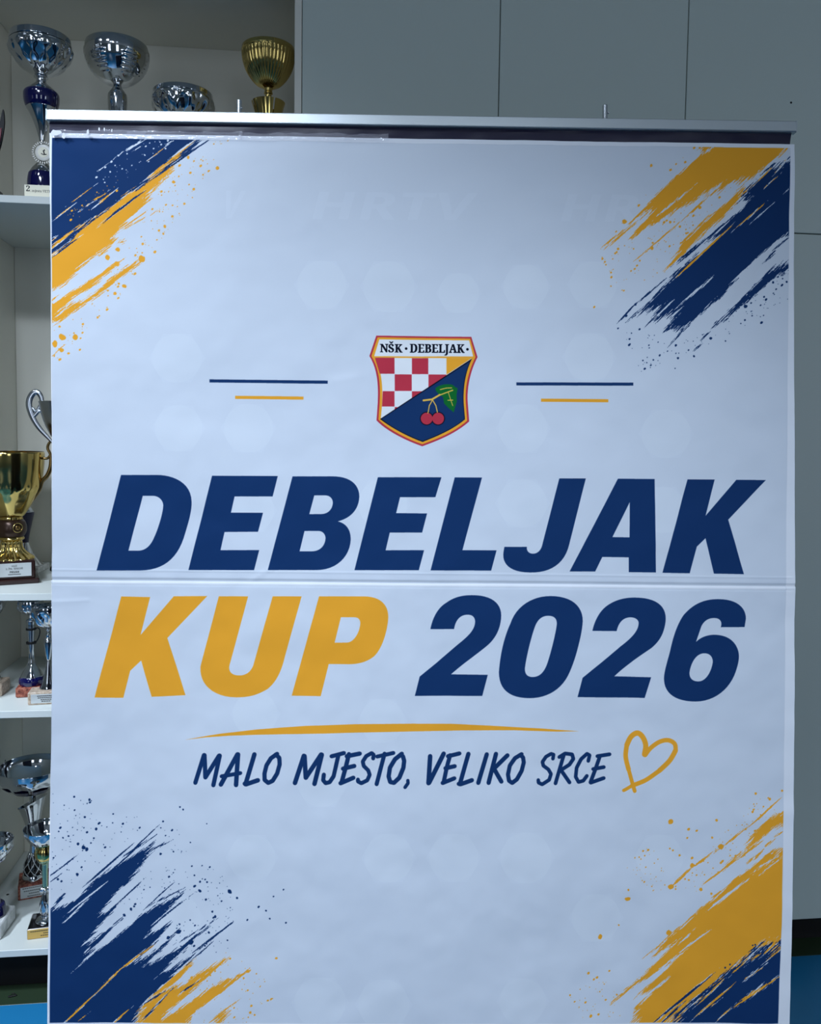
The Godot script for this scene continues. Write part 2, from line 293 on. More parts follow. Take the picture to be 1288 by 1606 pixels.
const LOWER_RIGHT := "1203.7 719.2 1203.8 802.5 1203.9 1009.9 1203.0 1262.3 1201.4 1363.2 1199.6 1438.1"

var mats := {}
var taken := {}
var plain_surface: Callable
var art_noise := FastNoiseLite.new()

# ------------------------------------------------------------------ scene tree helpers
func numbered(called: String) -> String:
	var n: int = taken.get(called, 0)
	taken[called] = n + 1
	return called if n == 0 else "%s_%03d" % [called, n]

func thing(called: String, label: String, category: String, at := Vector3.ZERO, group := "") -> Node3D:
	var o := Node3D.new()
	o.name = numbered(called)
	add_child(o)
	o.position = at
	o.set_meta("label", label)
	o.set_meta("category", category)
	if group:
		o.set_meta("group", group)
	return o

func part(called: String, mesh: Mesh, m: Material, parent: Node3D, at := Vector3.ZERO, label := "") -> MeshInstance3D:
	var o := MeshInstance3D.new()
	o.name = called
	o.mesh = mesh
	o.material_override = m
	o.position = at
	if label:
		o.set_meta("label", label)
	parent.add_child(o, true)
	return o

func struct(called: String, mesh: Mesh, m: Material, at := Vector3.ZERO, parent: Node3D = null) -> MeshInstance3D:
	var o := MeshInstance3D.new()
	o.name = called
	o.mesh = mesh
	o.material_override = m
	o.position = at
	o.set_meta("kind", "structure")
	(parent if parent else self).add_child(o, true)
	return o

# ------------------------------------------------------------------ materials
func std(key: String, c: Color, rough: float, metal := 0.0) -> StandardMaterial3D:
	var m := StandardMaterial3D.new()
	m.resource_name = key
	m.albedo_color = c
	m.roughness = rough
	m.metallic = metal
	mats[key] = m
	return m

func veined(key: String, seed_: int, freq: float, stops: Array, rough: float, scale: float) -> StandardMaterial3D:
	var nz := FastNoiseLite.new()
	nz.seed = seed_
	nz.noise_type = FastNoiseLite.TYPE_SIMPLEX_SMOOTH
	nz.frequency = freq
	nz.fractal_octaves = 5
	nz.domain_warp_enabled = true
	nz.domain_warp_amplitude = 40.0
	var g := Gradient.new()
	g.offsets = PackedFloat32Array([0.0, 0.45, 0.62, 1.0])
	g.colors = PackedColorArray(stops)
	var t := NoiseTexture2D.new()
	t.width = 256
	t.height = 256
	t.seamless = true
	t.noise = nz
	t.color_ramp = g
	var m := std(key, Color.WHITE, rough)
	m.albedo_texture = t
	m.uv1_triplanar = true
	m.uv1_scale = Vector3.ONE * scale
	return m

func make_materials() -> void:
	std("laminate", Color(0.87, 0.86, 0.81), 0.42)
	std("laminate_door", Color(0.745, 0.785, 0.755), 0.45)
	std("board_edge", Color(0.80, 0.82, 0.80), 0.4)
	std("dark_gap", Color(0.05, 0.06, 0.06), 0.8)
	std("plinth", Color(0.03, 0.03, 0.035), 0.95)
	std("chrome", Color(0.80, 0.81, 0.82), 0.07, 1.0)
	std("chrome_soft", Color(0.74, 0.76, 0.78), 0.2, 1.0)
	std("gold", Color(0.82, 0.72, 0.44), 0.12, 1.0)
	std("pale_green", Color(0.60, 0.70, 0.58), 0.25, 0.85)
	std("gold_dark", Color(0.55, 0.45, 0.28), 0.22, 1.0)
	std("bronze", Color(0.24, 0.17, 0.13), 0.28, 0.55)
	var nv := std("navy_enamel", Color(0.03, 0.03, 0.25), 0.09)
	nv.clearcoat_enabled = true
	nv.clearcoat = 0.6
	nv.clearcoat_roughness = 0.04
	std("navy_satin", Color(0.02, 0.02, 0.2), 0.3)
	std("black_gloss", Color(0.03, 0.03, 0.035), 0.15)
	std("dark_wood", Color(0.15, 0.07, 0.06), 0.25)
	std("plaque_silver", Color(0.78, 0.80, 0.80), 0.38, 0.35)
	std("plaque_gold", Color(0.80, 0.66, 0.36), 0.4, 0.3)
	std("ink", Color(0.03, 0.03, 0.05), 0.6)
	std("card", Color(0.97, 0.95, 0.86), 0.7)
	std("white_plastic", Color(0.88, 0.87, 0.83), 0.3)
	std("ribbon_black", Color(0.02, 0.025, 0.03), 0.6)
	std("aluminium", Color(0.78, 0.81, 0.82), 0.40, 0.8)
	std("steel_pole", Color(0.85, 0.87, 0.88), 0.25, 0.9)
	std("old_vinyl", Color(0.07, 0.05, 0.19), 0.3).metallic_specular = 0.5
	std("paper_scrap", Color(0.9, 0.91, 0.93), 0.7)
	std("court_blue", Color(0.12, 0.46, 0.65), 0.35)
	std("court_green", Color(0.16, 0.22, 0.15), 0.4)
	std("plaster", Color(0.78, 0.78, 0.75), 0.9)
	std("grey_wall", Color(0.55, 0.56, 0.56), 0.85)
	std("ceiling_paint", Color(0.72, 0.72, 0.70), 0.9)
	std("window_frame", Color(0.85, 0.86, 0.87), 0.4)
	std("crimson", Color(0.45, 0.04, 0.13), 0.35)
	std("pink", Color(0.75, 0.42, 0.5), 0.35)
	var gl := std("window_glass", Color(0.95, 0.98, 1.0, 0.06), 0.02)
	gl.transparency = BaseMaterial3D.TRANSPARENCY_ALPHA
	var tp := std("clear_tape", Color(0.95, 0.95, 1.0, 0.16), 0.12)
	tp.transparency = BaseMaterial3D.TRANSPARENCY_ALPHA
	veined("marble_red", 3, 0.02, [Color(0.28, 0.11, 0.08), Color(0.50, 0.24, 0.18), Color(0.62, 0.36, 0.28), Color(0.74, 0.55, 0.46)], 0.22, 12.0)
	veined("marble_white", 5, 0.02, [Color(0.72, 0.73, 0.72), Color(0.80, 0.81, 0.80), Color(0.86, 0.86, 0.85), Color(0.9, 0.9, 0.9)], 0.25, 9.0)
	veined("marble_beige", 9, 0.03, [Color(0.50, 0.42, 0.35), Color(0.68, 0.60, 0.52), Color(0.76, 0.69, 0.61), Color(0.82, 0.78, 0.72)], 0.3, 12.0)

# ------------------------------------------------------------------ meshes
func nums(s: String) -> PackedFloat64Array:
	return s.replace(",", " ").split_floats(" ", false)

func pts(s: String) -> PackedVector2Array:
	var f := nums(s)
	var o := PackedVector2Array()
	for i in range(0, f.size() - 1, 2):
		o.append(Vector2(f[i], f[i + 1]))
	return o

func grid_mesh(p: Array, uv: Array = [], close := false) -> ArrayMesh:
	# p: rows of PackedVector3Array; normals point to d(column) x d(row)
	var rows := p.size()
	var cols: int = p[0].size()
	var v := PackedVector3Array()
	var n := PackedVector3Array()
	var t := PackedVector2Array()
	var ix := PackedInt32Array()
	for i in rows:
		var up: PackedVector3Array = p[maxi(i - 1, 0)]
		var dn: PackedVector3Array = p[mini(i + 1, rows - 1)]
		var me: PackedVector3Array = p[i]
		for j in cols:
			var jl := j - 1 if j > 0 else (cols - 2 if close else 0)
			var jr := j + 1 if j < cols - 1 else (1 if close else cols - 1)
			var q := (me[jr] - me[jl]).cross(dn[j] - up[j])
			v.append(me[j])
			n.append(q.normalized() if q.length_squared() > 1e-20 else Vector3.UP)
			if uv.size():
				t.append(uv[i][j])
	for i in rows - 1:
		for j in cols - 1:
			var a := i * cols + j
			ix.append_array(PackedInt32Array([a, a + cols, a + cols + 1, a, a + cols + 1, a + 1]))
	var arr := []
	arr.resize(Mesh.ARRAY_MAX)
	arr[Mesh.ARRAY_VERTEX] = v
	arr[Mesh.ARRAY_NORMAL] = n
	if uv.size():
		arr[Mesh.ARRAY_TEX_UV] = t
	arr[Mesh.ARRAY_INDEX] = ix
	var m := ArrayMesh.new()
	m.add_surface_from_arrays(Mesh.PRIMITIVE_TRIANGLES, arr)
	return m

func smooth_line(c: PackedVector2Array, step: int) -> PackedVector2Array:
	var o := PackedVector2Array()
	var n := c.size()
	for i in n - 1:
		var a := c[maxi(i - 1, 0)]
		var d := c[mini(i + 2, n - 1)]
		for k in step:
			o.append(c[i].cubic_interpolate(c[i + 1], a, d, float(k) / step))
	o.append(c[n - 1])
	return o

# profile "r y, r y, ..." from top to bottom; bump(theta, share of height from the top) moves the surface outwards
func lathe(profile: String, seg := 48, step := 4, bump: Callable = plain_surface, hollow := 0.0) -> ArrayMesh:
	var c := pts(profile)
	var line := smooth_line(c, step) if step > 1 else c
	var first := 0
	var full := PackedVector2Array()
	if hollow > 0.0:
		for k in range(line.size() - 1, -1, -1):
			full.append(Vector2(maxf(line[k].x - hollow, 0.0005), line[k].y + (hollow if k > 0 else 0.0)))
		first = full.size()
		full.append(Vector2(line[0].x - hollow * 0.5, line[0].y + hollow * 0.6))
		first += 1
	else:
		full.append(Vector2(0.0002, line[0].y))
		full.append(Vector2(line[0].x - minf(line[0].x * 0.1, 0.0006), line[0].y))
		first = 2
	full.append_array(line)
	full.append(Vector2(0.0002, line[line.size() - 1].y))
	var top := line[0].y
	var span := maxf(top - line[line.size() - 1].y, 1e-6)
	var rows := []
	for i in full.size():
		var row := PackedVector3Array()
		for j in seg + 1:
			var th := TAU * (j % seg) / seg
			var r := full[i].x
			var y := full[i].y
			if bump.is_valid() and i >= first and i < full.size() - 1:
				r += bump.call(th, (top - y) / span)
			row.append(Vector3(r * cos(th), y, r * sin(th)))
		rows.append(row)
	return grid_mesh(rows, [], true)

func box(size: Vector3, bevel := 0.0012) -> ArrayMesh:
	# a block with chamfered edges, its base centre at the origin
	var h := size * 0.5
	var b := minf(bevel, minf(h.x, minf(h.y, h.z)) * 0.45)
	var st := SurfaceTool.new()
	st.begin(Mesh.PRIMITIVE_TRIANGLES)
	var quad := func(a: Vector3, q: Vector3, c: Vector3, d: Vector3) -> void:
		var nn := (q - a).cross(c - a)
		var mid := (a + q + c + d) * 0.25
		var l := [a, q, c, a, c, d] if nn.dot(mid) < 0.0 else [a, c, q, a, d, c]
		nn = nn.normalized() * signf(nn.dot(mid))
		for x in l:
			st.set_normal(nn)
			st.add_vertex(x + Vector3(0, h.y, 0))
	var tri := func(a: Vector3, q: Vector3, c: Vector3) -> void:
		var nn := (q - a).cross(c - a)
		var mid := a + q + c
		var l := [a, q, c] if nn.dot(mid) < 0.0 else [a, c, q]
		nn = nn.normalized() * signf(nn.dot(mid))
		for x in l:
			st.set_normal(nn)
			st.add_vertex(x + Vector3(0, h.y, 0))
	var cor := func(sx: int, sy: int, sz: int, ax: int) -> Vector3:
		var v := Vector3(sx * (h.x - b), sy * (h.y - b), sz * (h.z - b))
		v[ax] = [sx, sy, sz][ax] * h[ax]
		return v
	for s in [-1, 1]:
		quad.call(cor.call(s, -1, -1, 0), cor.call(s, 1, -1, 0), cor.call(s, 1, 1, 0), cor.call(s, -1, 1, 0))
		quad.call(cor.call(-1, s, -1, 1), cor.call(1, s, -1, 1), cor.call(1, s, 1, 1), cor.call(-1, s, 1, 1))
		quad.call(cor.call(-1, -1, s, 2), cor.call(1, -1, s, 2), cor.call(1, 1, s, 2), cor.call(-1, 1, s, 2))
		for q in [-1, 1]:
			quad.call(cor.call(s, q, -1, 0), cor.call(s, q, 1, 0), cor.call(s, q, 1, 1), cor.call(s, q, -1, 1))
			quad.call(cor.call(s, -1, q, 0), cor.call(s, 1, q, 0), cor.call(s, 1, q, 2), cor.call(s, -1, q, 2))
			quad.call(cor.call(-1, s, q, 1), cor.call(1, s, q, 1), cor.call(1, s, q, 2), cor.call(-1, s, q, 2))
			for r in [-1, 1]:
				tri.call(cor.call(s, q, r, 0), cor.call(s, q, r, 1), cor.call(s, q, r, 2))
	return st.commit()

func slab(lo: Vector3, hi: Vector3, m: String, called: String, parent: Node3D, bevel := 0.001, label := "") -> MeshInstance3D:
	var o := part(called, box(hi - lo, bevel), mats[m], parent, Vector3((lo.x + hi.x) * 0.5, lo.y, (lo.z + hi.z) * 0.5), label)
	return o

func wall_slab(called: String, lo: Vector3, hi: Vector3, m: String) -> MeshInstance3D:
	return struct(called, box(hi - lo, 0.001), mats[m], Vector3((lo.x + hi.x) * 0.5, lo.y, (lo.z + hi.z) * 0.5))

func tube(path: PackedVector3Array, radii: PackedFloat32Array, seg := 12, flat := 1.0) -> ArrayMesh:
	# swept tube of changing radius; flat squeezes it along z
	var rows := []
	var n := path.size()
	var cap := func(c: Vector3) -> PackedVector3Array:
		var r := PackedVector3Array()
		for j in seg + 1:
			r.append(c)
		return r
	rows.append(cap.call(path[0]))
	for i in n:
		var t := (path[mini(i + 1, n - 1)] - path[maxi(i - 1, 0)]).normalized()
		var side := t.cross(Vector3(0, 0, 1))
		if side.length() < 0.01:
			side = Vector3.RIGHT
		side = side.normalized()
		var other := side.cross(t).normalized()
		var row := PackedVector3Array()
		for j in seg + 1:
			var a := -TAU * (j % seg) / seg
			row.append(path[i] + (side * cos(a) + other * sin(a) * flat) * radii[i])
		rows.append(row)
	rows.append(cap.call(path[n - 1]))
	return grid_mesh(rows, [], true)

func curve_tube(s: String, z: float, r0: float, r1: float, rmid: float, step := 6, flat := 1.0) -> ArrayMesh:
	var l := smooth_line(pts(s), step)
	var p := PackedVector3Array()
	var r := PackedFloat32Array()
	for i in l.size():
		p.append(Vector3(l[i].x, l[i].y, z))
		var t := float(i) / (l.size() - 1)
		r.append(lerpf(r0, r1, t) + (rmid - (r0 + r1) * 0.5) * sin(PI * t))
	return tube(p, r, 12, flat)

func letters(text: String, height: float, m: String, parent: Node3D, at: Vector3, bold := false, serif := false, wide := 1.0) -> MeshInstance3D:
	var f := SystemFont.new()
	f.font_names = PackedStringArray(["Droid Serif" if serif else "Droid Sans"])
	f.font_weight = 700 if bold else 400
	var t := TextMesh.new()
	t.font = f
	t.font_size = 32
	t.pixel_size = height / 23.0
	t.depth = 0.0004
	t.curve_step = 3.0
	t.text = text
	var o := part("lettering", t, mats[m], parent, at)
	o.scale = Vector3(wide, 1, 1)
	return o

# ------------------------------------------------------------------ printing: polygons drawn into a texture
class Print:
	var w: int
	var h: int
	var k: float
	var x0: float
	var y0: float
	var data := PackedByteArray()

	func _init(w_: int, h_: int, k_: float, x0_: float, y0_: float, paper: Color) -> void:
		w = w_
		h = h_
		k = k_
		x0 = x0_
		y0 = y0_
		var im := Image.create(w, h, false, Image.FORMAT_RGB8)
		im.fill(paper)
		data = im.get_data()

	func to_px(c: PackedVector2Array) -> PackedVector2Array:
		var o := PackedVector2Array()
		for p in c:
			o.append(Vector2((p.x - x0) * k, (p.y - y0) * k))
		return o

	# even-odd fill of closed outlines, with anti-aliased edges
	func fill(outlines: Array, col: Color, opacity := 1.0) -> void:
		var ex := PackedFloat32Array()
		var ey := PackedFloat32Array()
		var fx := PackedFloat32Array()
		var fy := PackedFloat32Array()
		var lo := Vector2(1e9, 1e9)
		var hi := Vector2(-1e9, -1e9)
		for raw in outlines:
			var c := to_px(raw)
			for i in c.size():
				var a := c[i]
				var b := c[(i + 1) % c.size()]
				lo = lo.min(a)
				hi = hi.max(a)
				if a.y == b.y:
					continue
				if a.y > b.y:
					var s := a
					a = b
					b = s
				ex.append(a.x)
				ey.append(a.y)
				fx.append(b.x)
				fy.append(b.y)
		var n := ex.size()
		var ya := maxi(int(floor(lo.y)), 0)
		var yb := mini(int(ceil(hi.y)), h - 1)
		var xa := maxi(int(floor(lo.x)) - 1, 0)
		var xb := mini(int(ceil(hi.x)) + 1, w - 1)
		if yb < ya or xb < xa:
			return
		var cr := col.r8
		var cg := col.g8
		var cb := col.b8
		var cov := PackedFloat32Array()
		for y in range(ya, yb + 1):
			cov.resize(0)
			cov.resize(xb - xa + 2)
			var any := false
			for sub in 4:
				var sy := y + (sub + 0.5) * 0.25
				var xs := PackedFloat32Array()
				for e in n:
					if ey[e] <= sy and fy[e] > sy:
						xs.append(ex[e] + (fx[e] - ex[e]) * (sy - ey[e]) / (fy[e] - ey[e]))
				if xs.size() < 2:
					continue
				xs.sort()
				any = true
				for q in range(0, xs.size() - 1, 2):
					var l := clampf(xs[q], xa, xb + 1.0)
					var r := clampf(xs[q + 1], xa, xb + 1.0)
					if r <= l:
						continue
					var li := int(l)
					var ri := int(r)
					if li == ri:
						cov[li - xa] += (r - l) * 0.25
					else:
						cov[li - xa] += (li + 1 - l) * 0.25
						if ri <= xb:
							cov[ri - xa] += (r - ri) * 0.25
						for x in range(li + 1, ri):
							cov[x - xa] += 0.25
			if not any:
				continue
			var at := (y * w + xa) * 3
			for x in xb - xa + 1:
				var c := cov[x] * opacity
				if c > 0.003:
					if c > 0.997:
						data[at] = cr
						data[at + 1] = cg
						data[at + 2] = cb
					else:
						data[at] = int(data[at] + (cr - data[at]) * c)
						data[at + 1] = int(data[at + 1] + (cg - data[at + 1]) * c)
						data[at + 2] = int(data[at + 2] + (cb - data[at + 2]) * c)
				at += 3

	func disc(x: float, y: float, r: float, col: Color, opacity := 1.0) -> void:
		var c := PackedVector2Array()
		var n := clampi(int(r * k * 1.5), 8, 40)
		for i in n:
			c.append(Vector2(x + r * cos(TAU * i / n), y + r * sin(TAU * i / n)))
		fill([c], col, opacity)

	func line(c: PackedVector2Array, width: float, col: Color, round_ends := true) -> void:
		for i in c.size() - 1:
			var s := (c[i + 1] - c[i]).normalized().orthogonal() * width * 0.5
			fill([PackedVector2Array([c[i] + s, c[i + 1] + s, c[i + 1] - s, c[i] - s])], col)
		if round_ends:
			for p in c:
				disc(p.x, p.y, width * 0.5, col)

	func texture() -> ImageTexture:
		return ImageTexture.create_from_image(Image.create_from_data(w, h, false, Image.FORMAT_RGB8, data))

func outlines(s: String) -> Array:
	# path text (M L C Z) to closed outlines
	var tok := s.split(" ", false)
	var o := []
	var c := PackedVector2Array()
	var i := 0
	var mode := "L"
	while i < tok.size():
		if tok[i] in ["M", "L", "C", "Z"]:
			mode = tok[i]
			i += 1
			if mode == "M" and c.size():
				o.append(c)
				c = PackedVector2Array()
			continue
		if mode == "C":
			var a := c[c.size() - 1]
			var b := Vector2(tok[i].to_float(), tok[i + 1].to_float())
			var d := Vector2(tok[i + 2].to_float(), tok[i + 3].to_float())
			var e := Vector2(tok[i + 4].to_float(), tok[i + 5].to_float())
			for q in range(1, 13):
				c.append(a.bezier_interpolate(b, d, e, q / 12.0))
			i += 6
		else:
			c.append(Vector2(tok[i].to_float(), tok[i + 1].to_float()))
			i += 2
	if c.size():
		o.append(c)
	return o

const INK := {"N": Color(0.085, 0.215, 0.40), "Y": Color(0.97, 0.675, 0.2), "R": Color(0.76, 0.22, 0.29), "w": Color(0.93, 0.94, 0.95), "W": Color(0.86, 0.89, 0.93), "k": Color(0.03, 0.05, 0.12), "B": Color(0.085, 0.215, 0.40), "G": Color(0.06, 0.42, 0.18), "T": Color(0.93, 0.74, 0.32)}
const ART := Color(0.855, 0.885, 0.925)
const GHOST := Color(0.93, 0.96, 0.99)
const PAPER := Color(0.94, 0.955, 0.98)

# brush marks: ids are laid into a mask, then pulled out along the stroke by bristle noise
func brush(pr: Print, marks: Array, dir: Vector2, box_mm: Rect2, seed_: int) -> void:
	var k := pr.k
	var x0 := int(maxf(0, (box_mm.position.x - pr.x0) * k))
	var y0 := int(maxf(0, (box_mm.position.y - pr.y0) * k))
	var x1 := int(minf(pr.w, (box_mm.end.x - pr.x0) * k))
	var y1 := int(minf(pr.h, (box_mm.end.y - pr.y0) * k))
	var w := x1 - x0
	var h := y1 - y0
	var mask := PackedByteArray()
	mask.resize(w * h)
	var id := {"N": 1, "Y": 2, "W": 3}
	var rng := RandomNumberGenerator.new()
	rng.seed = seed_
	var spots := []
	var hairs := []
	for text in marks:
		var f: PackedStringArray = text.split(" ", false)
		var c := PackedVector2Array()
		if f[0] == "p":
			for i in range(2, f.size() - 1, 2):
				c.append(Vector2(f[i].to_float(), f[i + 1].to_float()))
			mask_fill(mask, w, h, pr, x0, y0, c, id[f[1]])
			hairs.append([c, id[f[1]]])
		elif f[0] == "l":
			var a := Vector2(f[2].to_float(), f[3].to_float())
			var b := Vector2(f[4].to_float(), f[5].to_float())
			var s := (b - a).orthogonal().normalized() * f[6].to_float() * 0.5
			c = PackedVector2Array([a - s * 0.25, a.lerp(b, 0.2) - s, a.lerp(b, 0.6) - s * rng.randf_range(0.6, 1.1), b - s * 0.2, b + s * 0.2, a.lerp(b, 0.7) + s, a.lerp(b, 0.3) + s * rng.randf_range(0.6, 1.1), a + s * 0.25])
			mask_fill(mask, w, h, pr, x0, y0, c, id[f[1]])
		elif f[0] == "d":
			for i in range(2, f.size() - 2, 3):
				spots.append([f[1], Vector2(f[i].to_float(), f[i + 1].to_float()), f[i + 2].to_float()])
		elif f[0] == "r":
			for i in range(3, f.size() - 1, 2):
				c.append(Vector2(f[i].to_float(), f[i + 1].to_float()))
			var lo := c[0]
			var hi := c[0]
			for p in c:
				lo = lo.min(p)
				hi = hi.max(p)
			var left := f[2].to_int()
			while left > 0:
				var p := Vector2(rng.randf_range(lo.x, hi.x), rng.randf_range(lo.y, hi.y))
				if Geometry2D.is_point_in_polygon(p, c):
					left -= 1
					spots.append([f[1], p, 0.5 + 1.5 * pow(rng.randf(), 4.0)])
	# bristle hairs: thin streaks of ink and of bare paper that cross the outline along the stroke
	for hair in hairs:
		var c: PackedVector2Array = hair[0]
		for i in c.size():
			var a := c[i]
			var b := c[(i + 1) % c.size()]
			var n := int(a.distance_to(b) / 3.0)
			for q in n:
				if rng.randf() < 0.45:
					continue
				var p := a.lerp(b, rng.randf())
				var v: int = hair[1] if rng.randf() < 0.72 else 3
				if v == 3 and inked(mask, w, h, pr, x0, y0, p + dir.orthogonal() * 4.0) and inked(mask, w, h, pr, x0, y0, p - dir.orthogonal() * 4.0):
					continue
				var long := rng.randf_range(3.0, 26.0)
				var mid := p + dir * rng.randf_range(-0.4, 0.4) * long + dir.orthogonal() * rng.randf_range(-2.0, 2.0)
				var s := dir.orthogonal() * rng.randf_range(0.25, 0.9)
				mask_fill(mask, w, h, pr, x0, y0, PackedVector2Array([mid - dir * long * 0.5, mid - dir * long * 0.2 + s, mid + dir * long * 0.3 + s * 0.8, mid + dir * long * 0.5, mid + dir * long * 0.2 - s, mid - dir * long * 0.3 - s * 0.7]), v)
	var across := FastNoiseLite.new()
	across.seed = seed_
	across.frequency = 1.0
	across.fractal_octaves = 2
	var holes := FastNoiseLite.new()
	holes.seed = seed_ + 7
	holes.frequency = 1.0
	holes.fractal_octaves = 2
	var ink := [Color.BLACK, INK.N, INK.Y, ART]
	for y in h:
		for x in w:
			var mx := (x0 + x) / k + pr.x0
			var my := (y0 + y) / k + pr.y0
			var s := mx * dir.x + my * dir.y
			var t := my * dir.x - mx * dir.y
			var pull := across.get_noise_2d(s * 0.012, t * 0.5) * 11.0
			var sx := x - int(dir.x * pull * k)
			var sy := y - int(dir.y * pull * k)
			if sx < 0 or sy < 0 or sx >= w or sy >= h:
				sx = clampi(sx, 0, w - 1)
				sy = clampi(sy, 0, h - 1)
			var v := mask[sy * w + sx]
			if v == 0:
				continue
			if v < 3:
				var dry := holes.get_noise_2d(s * 0.02, t * 0.45)
				# a dry bristle leaves a slit where the mark runs thin at either end
				if dry > 0.24:
					var ahead := int(13.0 * k)
					var qx := sx + int(dir.x * ahead)
					var qy := sy + int(dir.y * ahead)
					var px := sx - int(dir.x * ahead)
					var py := sy - int(dir.y * ahead)
					var e1 := mask[clampi(qy, 0, h - 1) * w + clampi(qx, 0, w - 1)]
					var e2 := mask[clampi(py, 0, h - 1) * w + clampi(px, 0, w - 1)]
					if e1 != v or e2 != v :
						continue
			var col: Color = ink[v]
			var at := ((y0 + y) * pr.w + x0 + x) * 3
			pr.data[at] = col.r8
			pr.data[at + 1] = col.g8
			pr.data[at + 2] = col.b8
	for s in spots:
		var r: float = s[2]
		var blob := PackedVector2Array()
		var turn := rng.randf() * TAU
		var long := rng.randf_range(0.85, 1.5)
		for i in 10:
			var q := Vector2(r * long * cos(TAU * i / 10), r * sin(TAU * i / 10)) * rng.randf_range(0.8, 1.12)
			blob.append(s[1] + q.rotated(dir.angle() if r < 2.0 else turn))
		pr.fill([blob], INK[s[0]] if s[0] != "W" else ART)

func inked(mask: PackedByteArray, w: int, h: int, pr: Print, ox: int, oy: int, p: Vector2) -> bool:
	var x := clampi(int((p.x - pr.x0) * pr.k) - ox, 0, w - 1)
	var y := clampi(int((p.y - pr.y0) * pr.k) - oy, 0, h - 1)
	return mask[y * w + x] in [1, 2]

func mask_fill(mask: PackedByteArray, w: int, h: int, pr: Print, ox: int, oy: int, c: PackedVector2Array, id: int) -> void:
	var p := pr.to_px(c)
	var lo := 1e9
	var hi := -1e9
	for i in p.size():
		p[i] -= Vector2(ox, oy)
		lo = minf(lo, p[i].y)
		hi = maxf(hi, p[i].y)
	for y in range(maxi(0, int(lo)), mini(h - 1, int(hi) + 1) + 1):
		var xs := PackedFloat32Array()
		for i in p.size():
			var a := p[i]
			var b := p[(i + 1) % p.size()]
			if (a.y <= y + 0.5) != (b.y <= y + 0.5):
				xs.append(a.x + (b.x - a.x) * (y + 0.5 - a.y) / (b.y - a.y))
		xs.sort()
		for q in range(0, xs.size() - 1, 2):
			for x in range(maxi(0, int(xs[q] + 0.5)), mini(w - 1, int(xs[q + 1] + 0.5)) + 1):
				mask[y * w + x] = id

func text_outlines(text: String, serif: bool, lo: Vector2, hi: Vector2, slant := 0.0) -> Array:
	# a bold word as triangles, stretched so that its capitals fill the box
	var f := SystemFont.new()
	f.font_names = PackedStringArray(["Droid Serif" if serif else "Droid Sans"])
	f.font_weight = 700
	var t := TextMesh.new()
	t.font = f
	t.font_size = 64
	t.pixel_size = 1.0
	t.depth = 0.0
	t.curve_step = 2.0
	t.text = text
	var arr := t.get_mesh_arrays()
	var v: PackedVector3Array = arr[Mesh.ARRAY_VERTEX]
	var ix: PackedInt32Array = arr[Mesh.ARRAY_INDEX]
	var a := Vector2(1e9, 1e9)
	var b := Vector2(-1e9, -1e9)
	for p in v:
		a = a.min(Vector2(p.x, p.y))
		b = b.max(Vector2(p.x, p.y))
	t.text = "DEK"
	var caps: PackedVector3Array = t.get_mesh_arrays()[Mesh.ARRAY_VERTEX]
	a.y = 1e9
	b.y = -1e9
	for p in caps:
		a.y = minf(a.y, p.y)
		b.y = maxf(b.y, p.y)
	var o := []
	for i in range(0, ix.size(), 3):
		var c := PackedVector2Array()
		for q in 3:
			var p := v[ix[i + q]]
			var y := lerpf(lo.y, hi.y, (p.y - a.y) / (b.y - a.y))
			c.append(Vector2(lerpf(lo.x, hi.x, (p.x - a.x) / (b.x - a.x)) + (lo.y - y) * slant, y))
		o.append(c)
	return o

